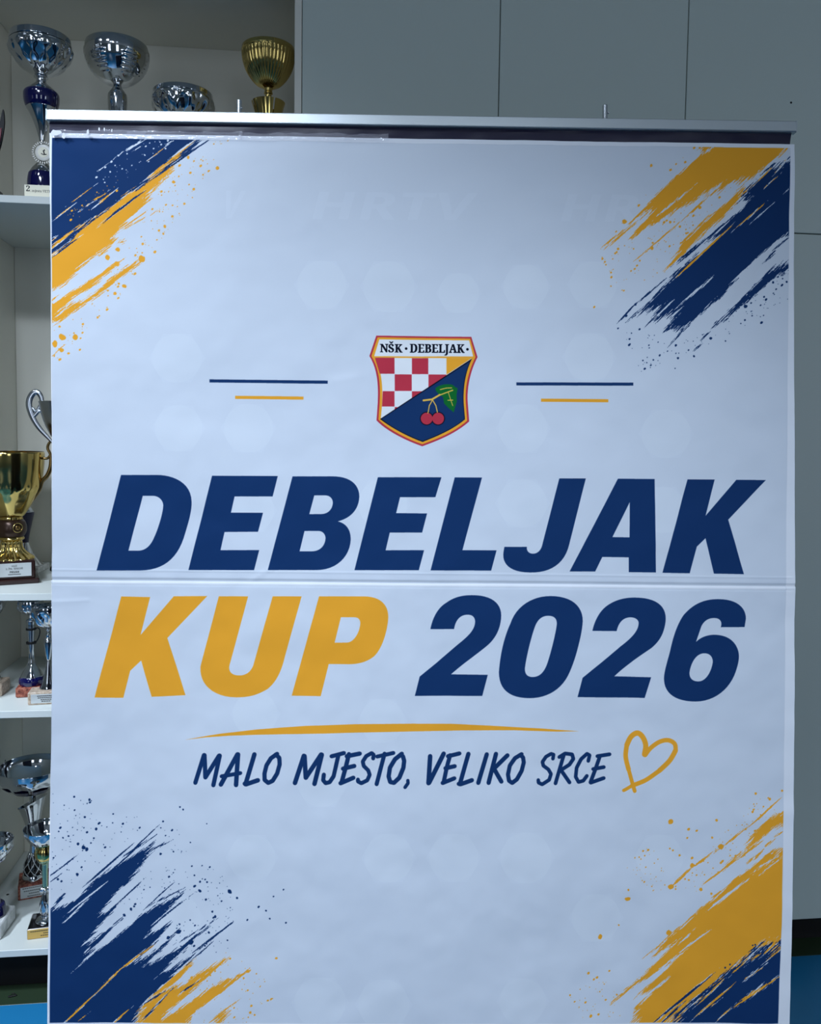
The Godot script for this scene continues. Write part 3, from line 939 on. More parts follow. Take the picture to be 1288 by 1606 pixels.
func print_art(pr: Print, upper: bool) -> void:
	pr.fill([pts(ART_EDGE)], ART)
	# logos of the older banner underneath show faintly through the thin paper
	var g := nums(GHOSTS)
	for i in range(0, g.size() - 2, 3):
		var hex := PackedVector2Array()
		for q in 6:
			hex.append(Vector2(g[i] + g[i + 2] * cos(TAU * q / 6), g[i + 1] + g[i + 2] * sin(TAU * q / 6)))
		pr.fill([hex], GHOST, 0.14)
		pr.disc(g[i], g[i + 1], g[i + 2] * 0.88, GHOST, 0.14)
	if upper:
		for word in [["HRTV", 418, 685], ["V", 268, 312], ["HR", 819, 955]]:
			pr.fill(text_outlines(word[0], false, Vector2(word[1], 131), Vector2(word[2] - 12, 87), 0.27), GHOST, 0.2)
	for s in LETTERS_NAVY:
		pr.fill(outlines(s), INK.N)
	for s in LETTERS_YELLOW:
		pr.fill(outlines(s), INK.Y)
	if upper:
		for r in RULES:
			pr.line(pts(r[1]), r[2], INK[r[0]], false)
		for c in CREST:
			pr.fill(outlines(c[1]), INK[c[0]])
		for s in CREST_LINES:
			var f: PackedStringArray = s.split(":")
			pr.line(pts(f[2]), f[1].to_float(), INK[f[0]])
		for c in CREST_TEXT:
			for off in [Vector2(-0.3, 0), Vector2(0.3, 0), Vector2(0, 0.15)]:
				pr.fill(text_outlines(c[0], true, pts(c[1])[0] + off, pts(c[2])[0] + off), INK.k)
		for d in pts(CREST_DOTS):
			pr.disc(d.x, d.y, 2.2, INK.k)
		brush(pr, BRUSH_TOP_LEFT, Vector2(0.795, -0.606), Rect2(0, 4, 330, 400), 11)
		brush(pr, BRUSH_TOP_RIGHT, Vector2(0.70, -0.714), Rect2(860, 4, 340, 400), 12)
	else:
		pr.fill([PackedVector2Array([Vector2(-10, 700), Vector2(1230, 706), Vector2(1230, 725), Vector2(-10, 719.5)])], PAPER)
		for s in SLOGAN:
			var f: PackedStringArray = s.split(":")
			pr.line(pts(f[1]), f[0].to_float() * 1.1, INK.N)
		for s in HEART:
			var f: PackedStringArray = s.split(":")
			pr.line(smooth_line(pts(f[1]), 5), f[0].to_float(), INK.Y)
		brush(pr, BRUSH_BOTTOM_LEFT, Vector2(0.757, -0.653), Rect2(0, 1040, 400, 400), 13)
		brush(pr, BRUSH_BOTTOM_RIGHT, Vector2(0.74, -0.672), Rect2(860, 1040, 340, 400), 14)
	# the white margin outside the trimmed art
	var e := pts(ART_EDGE)
	var far := PackedVector2Array([Vector2(-40, -40), Vector2(1240, -40), Vector2(1240, 1480), Vector2(-40, 1480)])
	pr.fill([far, e], PAPER)
	e.append(e[0])
	for i in e.size() - 1:
		pr.fill([PackedVector2Array([e[i], e[i + 1], e[i + 1] + Vector2(0.5, 0.5), e[i] + Vector2(0.5, 0.5)])], Color(0.72, 0.76, 0.82), 0.5)

# ------------------------------------------------------------------ the poster and its stand
const BASE_Y := 2027.9

func local(x: float, y: float, off: float) -> Vector3:
	return Vector3((x - 600.0) / 1000.0, (BASE_Y - y) / 1000.0, off)

func along(c: PackedVector2Array, t: float) -> Vector2:
	var y := lerpf(c[0].y, c[c.size() - 1].y, t)
	for i in c.size() - 1:
		if y <= c[i + 1].y or i == c.size() - 2:
			return c[i].lerp(c[i + 1], clampf((y - c[i].y) / (c[i + 1].y - c[i].y), 0, 1))
	return c[c.size() - 1]

func sheet(left: PackedVector2Array, right: PackedVector2Array, pr: Print, lift: Callable, drop: float) -> ArrayMesh:
	var rows := []
	var uv := []
	# rows are closer together where the two sheets meet
	var ts := PackedFloat32Array()
	var ny := 150
	var nx := 170
	for i in ny + 1:
		ts.append(float(i) / ny)
	for i in 36:
		ts.append((i + 0.37) / 36.0 * 0.05 + (0.0 if left[0].y > 300.0 else 0.95))
	ts.sort()
	for t in ts:
		var a := along(left, t)
		var b := along(right, t)
		var r := PackedVector3Array()
		var u := PackedVector2Array()
		for j in nx + 1:
			var p := a.lerp(b, float(j) / nx)
			var l := local(p.x, p.y, lift.call(p.x, p.y))
			r.append(l - Vector3(0, (BASE_Y - drop) / 1000.0, 0))
			u.append(Vector2((p.x - pr.x0) * pr.k / pr.w, (p.y - pr.y0) * pr.k / pr.h))
		rows.append(r)
		uv.append(u)
	# rows run down and columns run right, so d(column) x d(row) would face away: turn the rows round
	rows.reverse()
	uv.reverse()
	return grid_mesh(rows, uv)

func ridge(x: float, y: float, ax: float, ay: float, bx: float, by: float, wide: float) -> float:
	var p := Vector2(x, y)
	var q := Geometry2D.get_closest_point_to_segment(p, Vector2(ax, ay), Vector2(bx, by))
	return exp(-p.distance_squared_to(q) / (wide * wide))

func build_banner() -> void:
	var turn := Basis(Vector3(0.9947631, 0.0072056, 0.1019532), Vector3(-0.00119858, 0.99826563, -0.05885833), Vector3(-0.10220048, 0.0584279, 0.99304645))
	var corner := Vector3(-0.42703162, 2.02001667, 0.81879797)
	var foot := corner + turn.x * 0.6 - turn.y * (BASE_Y / 1000.0)
	var stand := thing("banner_stand", "silver roll-up banner stand with a dark glossy vinyl behind the white poster", "banner stand", foot)
	stand.basis = turn
	# top rail: a rounded aluminium profile, tipped a little to the right
	var prof := pts("-0.0080 0.0000, 0.0010 0.0000, 0.0010 0.0000, 0.0026 0.0005, 0.0032 0.0018, 0.0032 0.0018, 0.0029 0.0160, 0.0029 0.0160, 0.0022 0.0172, 0.0008 0.0177, 0.0008 0.0177, -0.0065 0.0177, -0.0085 0.0165, -0.0090 0.0090, -0.0090 0.0020")
	var ring := smooth_line(prof, 3)
	ring.append(ring[0])
	var rows := []
	for x in [-0.603, -0.603, -0.6022, 0.0, 0.6022, 0.603, 0.603]:
		var r := PackedVector3Array()
		for p in ring:
			r.append(Vector3(x, p.y, p.x))
		rows.append(r)
	for e in [0, 6]:
		for j in rows[e].size():
			rows[e][j] = Vector3(rows[e][j].x, 0.009, 0.0)
	var rl := part("top_rail", grid_mesh(rows, [], true), mats.aluminium, stand, local(595.8, -19.3, 0.0))
	rl.rotation.z = -0.0059
	for s in [-1, 1]:
		var cap := part("end_cap", box(Vector3(0.0018, 0.0184, 0.0128), 0.0006), mats.aluminium, rl, Vector3(s * 0.6034, -0.0003, -0.0029))
	for px in [296.7, 893.5]:
		var top := 66.5 if px < 500.0 else 64.5
		var pole := part("pole", lathe("0.0010 0.0006, 0.0032 0.0, 0.0042 -0.0014, 0.0042 -0.030, 0.0042 -2.03", 20, 1), mats.steel_pole, stand, local(px, -top, -0.016))
		part("catch_button", lathe("0.0005 0.0022, 0.0016 0.0018, 0.002 0.0", 10, 2), mats.chrome, pole, Vector3(0.0038, -0.0135, 0.0016)).rotation = Vector3(0, 0, -PI / 2)
	# the old vinyl: a flat sheet that bends up to the rail
	var vy := []
	for i in 61:
		var y := lerpf(-24.0, 1960.0, pow(i / 60.0, 1.6))
		var r := PackedVector3Array()
		for j in 81:
			var x := lerpf(-5.5 + 14.0 * smoothstep(-2.0, 30.0, y), 1195.0 - 2.5 * smoothstep(-20.0, 0.0, y), j / 80.0)
			var wave := 0.0
			if y < 40.0:
				wave = 0.0016 * art_noise.get_noise_2d(x * 1.2, y * 3.0) * smoothstep(-24.0, -8.0, y)
			var tuck := 0.003 * exp(-pow((y + 24.0) / 9.0, 2.0))
			r.append(local(x, y, -0.0062 + wave + 0.0012 * exp(-pow((y + 24.0) / 30.0, 2.0))))
		vy.append(r)
	vy.reverse()
	part("old_banner", grid_mesh(vy), mats.old_vinyl, stand, Vector3.ZERO, "dark navy vinyl of the older banner")
	var cas := part("base_cassette", box(Vector3(1.24, 0.085, 0.11), 0.012), mats.aluminium, stand, Vector3(0, 0.012, -0.01))
	cas.basis = turn.inverse() * Basis(Vector3.UP, -0.1025)
	for s in [-1, 1]:
		var ft := part("foot", box(Vector3(0.05, 0.012, 0.34), 0.004), mats.chrome_soft, stand, Vector3(s * 0.45, 0.0, -0.01))
		ft.basis = cas.basis

	# the poster
	var k := 2048.0 / 1216.0
	var pu := Print.new(2048, 1262, k, -8.0, -8.0, PAPER)
	print_art(pu, true)
	var pl := Print.new(2048, 1230, k, -8.0, 716.0, PAPER)
	print_art(pl, false)
	var drop := 1441.0
	var poster := thing("poster", "large white two-sheet poster with a crest, a slogan and navy and yellow brush corners", "poster", foot + turn.y * ((BASE_Y - drop) / 1000.0))
	poster.basis = turn
	# both sheets ripple alike where they overlap; the lower one lies in front there
	var ripple := func(x: float, y: float) -> float:
		return 0.0025 * art_noise.get_noise_2d(x * 0.45, y * 0.42) + 0.0010 * art_noise.get_noise_2d(x * 1.15 + 900.0, y * 1.05) + 0.0008 * sin(x * 0.012 + 0.8) * smoothstep(100.0, 500.0, y)
	var up_lift := func(x: float, y: float) -> float:
		var d: float = ripple.call(x, y)
		var edge := 713.8 + 0.0045 * x
		d -= 0.0022 * exp(-pow(y / 22.0, 2.0))
		d += 0.0004 * ridge(x, y, 0, 697, 1200, 705, 1.6)
		d += 0.0007 * ridge(x, y, 322, 715, 352, 695, 5.0) + 0.0005 * ridge(x, y, 450, 392, 492, 384, 4.0) + 0.0006 * ridge(x, y, 590, 700, 640, 690, 9.0)
		d -= 0.0014 * smoothstep(edge - 6.0, edge - 0.5, y)
		return 0.0005 + d
	var lo_lift := func(x: float, y: float) -> float:
		var d: float = ripple.call(x, y)
		var edge := 713.8 + 0.0045 * x
		d += 0.0006 * exp(-pow((y - edge) / 40.0, 2.0)) - 0.0009 * (1.0 - smoothstep(0.0, 3.5, y - edge))
		d -= 0.0003 * ridge(x, y, 0, 720, 1200, 725.5, 1.6)
		d += 0.0006 * ridge(x, y, 0, 750, 60, 746, 4.0)
		d += 0.0012 * ridge(x, y, 1130, 1100, 1200, 1085, 14.0)
		return 0.0008 + d
	var us := part("upper_sheet", sheet(pts(UPPER_LEFT), pts(UPPER_RIGHT), pu, up_lift, drop), paper_material("upper_print", pu.texture()), poster, Vector3.ZERO, "upper sheet with the crest and the navy name")
	part("lower_sheet", sheet(pts(LOWER_LEFT), pts(LOWER_RIGHT), pl, lo_lift, drop), paper_material("lower_print", pl.texture()), poster, Vector3.ZERO, "lower sheet with the yellow word, the year and the slogan")
	# clear tape creased along the top left edge, with torn bits of white paper
	var rng := RandomNumberGenerator.new()
	rng.seed = 21
	for span in [[0.0, 150.0], [120.0, 305.0], [300.0, 540.0]]:
		var tr := []
		for i in 7:
			var r := PackedVector3Array()
			for j in 60:
				var x := lerpf(span[0], span[1], j / 59.0)
				var y := lerpf(-10.0 + 3.0 * art_noise.get_noise_2d(x * 2.0, 50.0) + span[0] * 0.008, 5.0, i / 6.0)
				r.append(local(x, y, 0.0026 + 0.0022 * art_noise.get_noise_2d(x * 3.0, y * 9.0) - 0.006 * smoothstep(0.0, -9.0, y)) - Vector3(0, (BASE_Y - drop) / 1000.0, 0))
			tr.append(r)
		tr.reverse()
		part("tape", grid_mesh(tr), mats.clear_tape, us, Vector3.ZERO, "crumpled clear tape")
	for s in [[9, -2, 16, 9], [22, 3, 7, 9], [27, 2, 9, 4], [60, -3, 4, 9], [66, 3, 15, 3], [78, -8, 3, 6], [86, -8, 2.5, 6], [98, -6, 2, 5], [5, 3, 3, 5], [31, 3, 3, 5]]:
		var c := PackedVector2Array()
		for i in 9:
			c.append(Vector2(s[2] * 0.5 * cos(TAU * i / 9), s[3] * 0.5 * sin(TAU * i / 9)) * rng.randf_range(0.7, 1.25))
		var st := SurfaceTool.new()
		st.begin(Mesh.PRIMITIVE_TRIANGLES)
		var z0 := 0.0052
		for i in range(1, 8):
			for q in [c[0], c[i], c[i + 1]]:
				st.set_normal(Vector3(0, 0, 1))
				st.add_vertex(local(s[0] + q.x, s[1] + q.y, z0 + q.x * 0.00008) - Vector3(0, (BASE_Y - drop) / 1000.0, 0))
		part("torn_paper", st.commit(), mats.paper_scrap, us)

func paper_material(key: String, t: Texture2D) -> StandardMaterial3D:
	var m := std(key, Color.WHITE, 0.6)
	m.albedo_texture = t
	m.metallic_specular = 0.16
	m.texture_repeat = false
	return m

# ------------------------------------------------------------------ cupboards
const S1 := 2.1394
const S2 := 1.119
const S3 := 0.8064
const S4 := 0.1524
const BACK := -0.5388
const HOLE := Vector3(-0.9172, 0.0, -0.2783)

func build_cabinets() -> void:
	var c := thing("trophy_cabinet", "open grey cabinet with trophies on its shelves beside the closed cupboards", "cabinet", Vector3(-0.52, 0, 0))
	var dx := 0.52
	slab(Vector3(-0.977 + dx, 0.1135, BACK - 0.018), Vector3(-0.958 + dx, 2.79, 0.0), "laminate", "side_panel", c)
	slab(Vector3(-0.066 + dx, 0.1135, BACK - 0.018), Vector3(-0.0475 + dx, 2.79, 0.0), "laminate", "side_panel", c)
	slab(Vector3(-0.9575 + dx, 0.1335, BACK - 0.008), Vector3(-0.0665 + dx, 2.767, BACK), "laminate", "back_panel", c)
	slab(Vector3(-0.9575 + dx, 2.767, BACK - 0.01), Vector3(-0.0665 + dx, 2.786, 0.0), "laminate", "top_board", c)
	for y in [S1, S2, S3]:
		slab(Vector3(-0.9575 + dx, y - 0.0188, BACK + 0.0005), Vector3(-0.0665 + dx, y, 0.0), "board_edge", "shelf", c, 0.0008)
	slab(Vector3(-0.9575 + dx, S4 - 0.0188, BACK + 0.0005), Vector3(-0.0665 + dx, S4, 0.0), "board_edge", "bottom_board", c, 0.0008)
	for h in [[0.4902, -0.3898], [0.52, -0.3898], [0.62, -0.09], [1.42, -0.09], [1.45, -0.09], [1.78, -0.39]]:
		var o := part("pin_hole", lathe("0.0032 0.0004, 0.0032 0.0", 10, 1), mats.dark_gap, c, Vector3(-0.958 + dx, h[0], h[1]))
		o.rotation.z = -PI / 2
	wall_slab("trim_1", Vector3(-0.977, 0.0, -0.10), Vector3(2.6, 0.113, -0.082), "plinth")
	part("screw_hole", lathe("0.0042 0.0005, 0.0042 0.0", 12, 1), mats.dark_gap, c, Vector3(HOLE.x + dx, S4, HOLE.z))
	var x := -0.0472
	var where := ["beside the trophy cabinet, behind the poster middle", "between the two other grey cupboards", "with a small dark dot, past the poster's right edge"]
	for i in 3:
		var w := 0.5242
		var d := thing("cupboard", "grey cupboard with flat doors, " + where[i], "cupboard", Vector3(x + w * 0.5, 0, 0), "closed grey cupboards")
		var hw := w * 0.5
		slab(Vector3(-hw + 0.0005, 0.1135, BACK - 0.01), Vector3(hw - 0.0005, 2.79, -0.0215), "laminate", "carcass", d)
		slab(Vector3(-hw + 0.0012, 0.1140, -0.019), Vector3(hw - 0.0012, 2.1275, 0.0), "laminate_door", "lower_door", d, 0.0012)
		var up := slab(Vector3(-hw + 0.0012, 2.1305, -0.019), Vector3(hw - 0.0012, 2.787, 0.0), "laminate_door", "upper_door", d, 0.0012)
		if i == 2:
			var o := part("peg_hole", lathe("0.0030 0.0006, 0.0030 0.0", 10, 1), mats.dark_gap, up, Vector3(1.3079 - (x + hw), 2.486 - 2.1305, 0.0095))
			o.rotation.x = PI / 2
		x += w

# ------------------------------------------------------------------ trophies
func plaque(parent: Node3D, size: Vector2, at: Vector3, m: String, lines: Array) -> MeshInstance3D:
	var p := part("plaque", box(Vector3(size.x, size.y, 0.0012), 0.0003), mats[m], parent, at)
	for l in lines:
		if l[0] == "":
			# a line too blurred to read: short strokes of ink
			var n := int(l[2])
			for i in n:
				var wd: float = l[3] / n
				part("ink_stroke", box(Vector3(wd * 0.84, 0.0021, 0.0003), 0.0001), mats.ink, p, Vector3(-l[3] * 0.5 + wd * (i + 0.5) + (l[4] if l.size() > 4 else 0.0), l[1], 0.0007))
		else:
			letters(l[0], l[2], "ink", p, Vector3(l[3] if l.size() > 3 else 0.0, l[1], 0.0008), l.size() > 4 and l[4], l.size() > 5 and l[5])
	return p

func build_trophies() -> void:
	var petal := func(th: float, v: float) -> float:
		var f := smoothstep(0.19, 0.24, v) * (1.0 - smoothstep(0.78, 0.9, v))
		return 0.0024 * f * tanh(3.0 * sin(7.0 * th + 8.0 * v) * sin(7.0 * th - 8.0 * v))
	var steps := func(th: float, v: float) -> float:
		var f := smoothstep(-0.1, 0.35, cos(6.0 * th + 0.7))
		var low := smoothstep(0.34, 0.4, v) * (1.0 - smoothstep(0.78, 0.86, v))
		var high := smoothstep(0.08, 0.14, v) * (1.0 - smoothstep(0.3, 0.38, v)) * smoothstep(0.55, 0.85, cos(6.0 * th + 0.7))
		return f * low * 0.0018 * sin(v * 68.0) + 0.0018 * high
	var twist := func(th: float, v: float) -> float:
		var f := smoothstep(0.18, 0.26, v) * (1.0 - smoothstep(0.85, 0.97, v))
		return 0.0036 * f * cos(9.0 * th + 5.0 * v) + 0.0012 * f * cos(18.0 * th - 6.0 * v)
	var flute := func(th: float, v: float) -> float:
		var f := smoothstep(0.135, 0.15, v) * (1.0 - smoothstep(0.9, 0.97, v))
		return -0.0026 * f * (1.0 - absf(cos(20.0 * th)))
	var band := func(th: float, v: float) -> float:
		return 0.0011 * tanh(4.0 * sin(8.0 * th) * sin(8.0 * th + 9.0 * v)) * smoothstep(0.2, 0.3, v) * (1.0 - smoothstep(0.75, 0.9, v))
	var facet := func(th: float, v: float) -> float:
		return -0.0010 * (1.0 - absf(cos(4.0 * th)))
	var leaf := func(th: float, v: float) -> float:
		var a := absf(wrapf(th - 0.95, -PI, PI))
		return 0.0035 * exp(-pow((v - 0.55) / 0.08, 2.0)) * (0.4 + 0.6 * absf(sin(9.0 * th))) + 0.0016 * smoothstep(0.58, 0.62, v) * sin(6.0 * th)
	# --- top shelf
	var shelf1 := "trophies on the top shelf"
	var t := thing("trophy_cup", "tall silver cup with two navy bands and a round medal, leftmost on the top shelf", "trophy", Vector3(-0.730, S1, -0.10), shelf1)
	part("bowl", lathe("0.0750 0.4340, 0.0762 0.4200, 0.0762 0.4195, 0.0752 0.4185, 0.0758 0.4165, 0.0782 0.4120, 0.0782 0.4020, 0.0735 0.3880, 0.0630 0.3720, 0.0490 0.3570, 0.0340 0.3460, 0.0230 0.3405, 0.0151 0.3375", 168, 6, petal, 0.0018), mats.chrome, t)
	part("neck", lathe("0.0151 0.3385, 0.0168 0.3350, 0.0182 0.3325, 0.0134 0.3295, 0.0134 0.3215, 0.0185 0.3156, 0.0319 0.3046, 0.0404 0.2954"), mats.chrome, t)
	part("collar", lathe("0.0420 0.2949, 0.0446 0.2876, 0.0437 0.2701, 0.0404 0.2583, 0.0379 0.2543"), mats.navy_enamel, t, Vector3.ZERO, "glossy navy band")
	part("stem", lathe("0.0379 0.2543, 0.0303 0.2420, 0.0219 0.2234, 0.0143 0.2012, 0.0084 0.1783, 0.0071 0.1672, 0.0093 0.1616, 0.0076 0.1572, 0.0085 0.1174", 60, 4, func(th, v): return 0.0007 * sin(7.0 * th + 6.0 * v) * (1.0 - smoothstep(0.3, 0.6, v))), mats.chrome, t)
	part("foot", lathe("0.0085 0.1174, 0.0169 0.1087, 0.0271 0.0962, 0.0338 0.0847"), mats.chrome, t)
	part("foot_band", lathe("0.0347 0.0845, 0.0372 0.0708, 0.0381 0.0510, 0.0373 0.0390"), mats.navy_enamel, t, Vector3.ZERO, "glossy navy band")
	part("base", box(Vector3(0.074, 0.0392, 0.088), 0.002), mats.marble_white, t, Vector3(0.004, 0, 0))
	var md := part("medal", lathe("0.0002 0.004, 0.0150 0.0040, 0.0205 0.0036, 0.0215 0.0015, 0.0215 0.0", 48, 1), mats.white_plastic, t, Vector3(0.0085, 0.1350, 0.0160), "white round medal in a notched silver ring")
	md.rotation = Vector3(PI / 2, 0, 0)
	part("picture", lathe("0.0002 0.0006, 0.0128 0.0006, 0.0130 0.0", 36, 1), mats.card, md, Vector3(0, 0.0040, 0))
	var rf := SurfaceTool.new()
	rf.begin(Mesh.PRIMITIVE_TRIANGLES)
	for i in 30:
		var tf := Transform3D(Basis(Vector3.UP, TAU * i / 30), Vector3(0, 0, 0))
		rf.append_from(box(Vector3(0.0060, 0.003, 0.0030), 0.0005), 0, tf * Transform3D(Basis(), Vector3(0.0265, 0, 0)))
	part("notched_ring", rf.commit(), mats.white_plastic, md)
	for b in [[0.002, 0.0, 0.003, 0.011, 0.25], [0.0045, 0.0055, 0.0085, 0.0026, 0.1], [0.0035, -0.0055, 0.0026, 0.004, 0.0], [-0.0025, 0.0045, 0.006, 0.002, -0.5]]:
		var bb := part("figure", box(Vector3(b[2], 0.0006, b[3]), 0.0003), mats.ink, md, Vector3(b[0], 0.0045, b[1]))
		bb.rotation.y = b[4]

	t = thing("trophy_cup", "silver cup with stepped ridges and a faceted stem, second from left on the top shelf", "trophy", Vector3(-0.559, S1, -0.20), shelf1)
	part("bowl", lathe("0.0822 0.4700, 0.0842 0.4600, 0.0848 0.4420, 0.0800 0.4200, 0.0690 0.3990, 0.0530 0.3820, 0.0370 0.3710, 0.0230 0.3660, 0.0106 0.3640", 168, 8, steps, 0.0018), mats.chrome, t)
	part("stem", lathe("0.0100 0.3720, 0.0110 0.3620, 0.0145 0.3540, 0.0235 0.3420, 0.0262 0.3340, 0.0258 0.3060, 0.0215 0.2618, 0.0170 0.2198", 64, 4, facet), mats.chrome, t)
	part("foot", lathe("0.0160 0.2198, 0.0160 0.1766, 0.0200 0.1223, 0.0392 0.055, 0.0392 0.035"), mats.chrome, t)
	part("base", box(Vector3(0.09, 0.035, 0.09), 0.002), mats.marble_white, t)

	t = thing("trophy_cup", "low silver bowl with swirling petals, in the middle of the top shelf", "trophy", Vector3(-0.3813, S1, -0.20), shelf1)
	part("bowl", lathe("0.0815 0.3510, 0.0828 0.3400, 0.0826 0.3390, 0.0815 0.3375, 0.0845 0.3330, 0.0820 0.3150, 0.0700 0.2920, 0.0500 0.2740, 0.0290 0.2640, 0.0125 0.2599", 168, 7, twist, 0.0018), mats.chrome, t)
	part("stem", lathe("0.0125 0.2600, 0.0161 0.2447, 0.0108 0.2306, 0.0144 0.1860, 0.0200 0.1029, 0.0359 0.06, 0.0359 0.04"), mats.chrome, t)
	part("base", box(Vector3(0.08, 0.04, 0.08), 0.002), mats.marble_red, t)

	t = thing("trophy_cup", "gold fluted cup on a gold flared stem, rightmost on the top shelf", "trophy", Vector3(-0.1437, S1, -0.18), shelf1)
	part("bowl", lathe("0.0735 0.4800, 0.0748 0.4710, 0.0746 0.4700, 0.0738 0.4690, 0.0742 0.4660, 0.0725 0.4480, 0.0650 0.4230, 0.0520 0.4010, 0.0370 0.3845, 0.0220 0.3755, 0.0125 0.3715", 480, 6, flute, 0.0018), mats.gold, t)
	part("neck", lathe("0.0125 0.3710, 0.0107 0.3649, 0.0125 0.3573, 0.0090 0.3551, 0.0090 0.3359, 0.0090 0.20", 40, 3, func(th, v): return 0.0008 * sin(6.0 * th) * sin(v * 160.0) * smoothstep(0.2, 0.25, v)), mats.gold, t)
	for q in 4:
		# the broad petals of the calyx round the stem, open at the top
		var rows := []
		for side in 2:
			for i in 10:
				var v := i / 9.0 if side == 0 else 1.0 - i / 9.0
				var r := PackedVector3Array()
				for j in 13:
					var a := TAU * q / 4 + 0.35 + (j / 12.0 - 0.5) * 1.46
					var rad := lerpf(0.0470, 0.0130, pow(v, 0.9)) - side * 0.0016
					r.append(Vector3(rad * cos(a), lerpf(0.3330, 0.2000, v), rad * sin(a)))
				rows.append(r)
		rows.reverse()
		part("calyx_petal", grid_mesh(rows), mats.gold, t)
	part("foot", lathe("0.0144 0.2175, 0.0162 0.1520, 0.0324 0.0680, 0.0396 0.04"), mats.gold, t)
	part("base", box(Vector3(0.09, 0.04, 0.09), 0.002), mats.dark_wood, t)

	var fl := thing("glass_award", "narrow flame-shaped award striped black, crimson and pink at the cabinet's left side", "award", Vector3(-0.835, S1, -0.05))
	for s in [["black_blade", "-0.006 0.02, 0.002 0.02, 0.010 0.10, 0.022 0.15, 0.0290 0.195, 0.0265 0.228, 0.020 0.205, 0.008 0.15, -0.002 0.09", "ribbon_black", 0.0], ["crimson_blade", "-0.007 0.02, 0.001 0.02, 0.006 0.09, 0.0180 0.14, 0.0235 0.18, 0.014 0.16, 0.003 0.11, -0.005 0.05", "crimson", 0.004], ["pink_blade", "-0.012 0.02, -0.002 0.02, 0.002 0.08, 0.0140 0.13, 0.0180 0.16, 0.008 0.14, -0.002 0.09, -0.010 0.04", "pink", 0.008]]:
		part(s[0], prism(smooth_line(pts(s[1] + ", " + s[1].get_slice(",", 0)), 4), 0.006), mats[s[2]], fl, Vector3(0, 0, s[3]))
	part("base", box(Vector3(0.05, 0.022, 0.04), 0.002), mats.black_gloss, fl, Vector3(-0.0085, 0, 0.004))

	var cd := thing("label_card", "cream paper card with a black figure two below the navy-banded silver cup", "label", Vector3(-0.704, S1, -0.013))
	part("card", box(Vector3(0.0874, 0.0315, 0.0012), 0.0003), mats.card, cd)
	letters("2", 0.0135, "ink", cd, Vector3(-0.0345, 0.0215, 0.0008), true, true)
	letters(". mjesto VETE", 0.0056, "ink", cd, Vector3(-0.0045, 0.0165, 0.0008), false, true)

	# --- second shelf
	var shelf2 := "trophies on the second shelf"
	t = thing("trophy_cup", "large gold cup with curled handles on a dark wooden base with a silver plaque", "trophy", Vector3(-0.8573, S2, -0.19), shelf2)
	part("bowl", lathe("0.0893 0.3643, 0.0903 0.3554, 0.0868 0.3089, 0.0788 0.2694, 0.0646 0.2335, 0.0485 0.2047, 0.0359 0.1866, 0.0269 0.1812", 140, 10, leaf, 0.002), mats.gold, t)
	part("ring", lathe("0.0251 0.1888, 0.0287 0.1820, 0.0305 0.1750", 96, 3, func(th, v): return 0.0012 * absf(sin(11.0 * th))), mats.gold, t)
	var ball := part("ball", lathe("0.0305 0.1750, 0.0368 0.1684, 0.0404 0.1545, 0.0396 0.1402, 0.0333 0.1270", 60), mats.bronze, t, Vector3.ZERO, "dark bronze ball with a raised ring emblem")
	var em := part("emblem", TorusMesh.new(), mats.gold, ball, Vector3(0.0275, 0.1540, 0.0285))
	(em.mesh as TorusMesh).inner_radius = 0.0112
	(em.mesh as TorusMesh).outer_radius = 0.0140
	em.rotation = Vector3(PI / 2, 0.77, 0)
	part("football", lathe("0.0004 0.0045, 0.0050 0.0035, 0.0080 0.0", 16, 3, func(th, v): return 0.0009 * sin(5.0 * th)), mats.gold_dark, em)
	part("foot", lathe("0.0315 0.1268, 0.0342 0.1200, 0.0270 0.1138, 0.0270 0.0994, 0.0342 0.0859, 0.0468 0.0750, 0.0559 0.0690, 0.0586 0.0640", 160, 6, func(th, v): return 0.0022 * cos(16.0 * th) * smoothstep(0.15, 0.3, v) + 0.0008 * cos(40.0 * th) * smoothstep(0.85, 0.95, v)), mats.gold, t)
	var bs := part("base", box(Vector3(0.116, 0.052, 0.116), 0.003), mats.dark_wood, t, Vector3(0, 0.0135, 0))
	bs.rotation.y = 0.36
	part("moulding", box(Vector3(0.136, 0.0145, 0.136), 0.005), mats.dark_wood, t).rotation.y = 0.36
	plaque(bs, Vector2(0.090, 0.0375), Vector3(0.003, 0.0075, 0.0586), "plaque_silver", [["NSZŽ", 0.0295, 0.0042, 0.002], ["2. ŽNL SENIORI", 0.0222, 0.0045, 0.002], ["PRVAK", 0.0130, 0.0056, 0.002, true], ["", 0.0055, 9, 0.032, 0.002]])
	for s in [-1, 1]:
		var hd := part("handle", curve_tube("0.0870 0.3491, 0.1000 0.3474, 0.1088 0.3583, 0.1022 0.3744, 0.1041 0.3869, 0.1111 0.3960, 0.1180 0.3915, 0.1175 0.3840", 0.0, 0.0034, 0.0026, 0.0040), mats.gold_dark, t)
		part("scroll", curve_tube("0.1088 0.3600, 0.1103 0.3421, 0.1083 0.3205, 0.0994 0.2988, 0.0854 0.2823, 0.0781 0.2591, 0.0605 0.2300", 0.0, 0.0036, 0.0030, 0.0062), mats.gold_dark, hd)
		if s < 0:
			hd.rotation.y = PI

	t = thing("trophy_cup", "silver trophy with a tapering navy stem behind the large gold cup", "trophy", Vector3(-0.8788, S2, -0.36), shelf2)
	part("bowl", lathe("0.0498 0.3485, 0.0479 0.3198, 0.0346 0.2717, 0.0154 0.2332, 0.0077 0.2140", 60, 5, plain_surface, 0.0016), mats.chrome, t)
	part("cap", lathe("0.0077 0.2145, 0.0115 0.2013, 0.0231 0.1869, 0.0269 0.1795"), mats.chrome_soft, t)
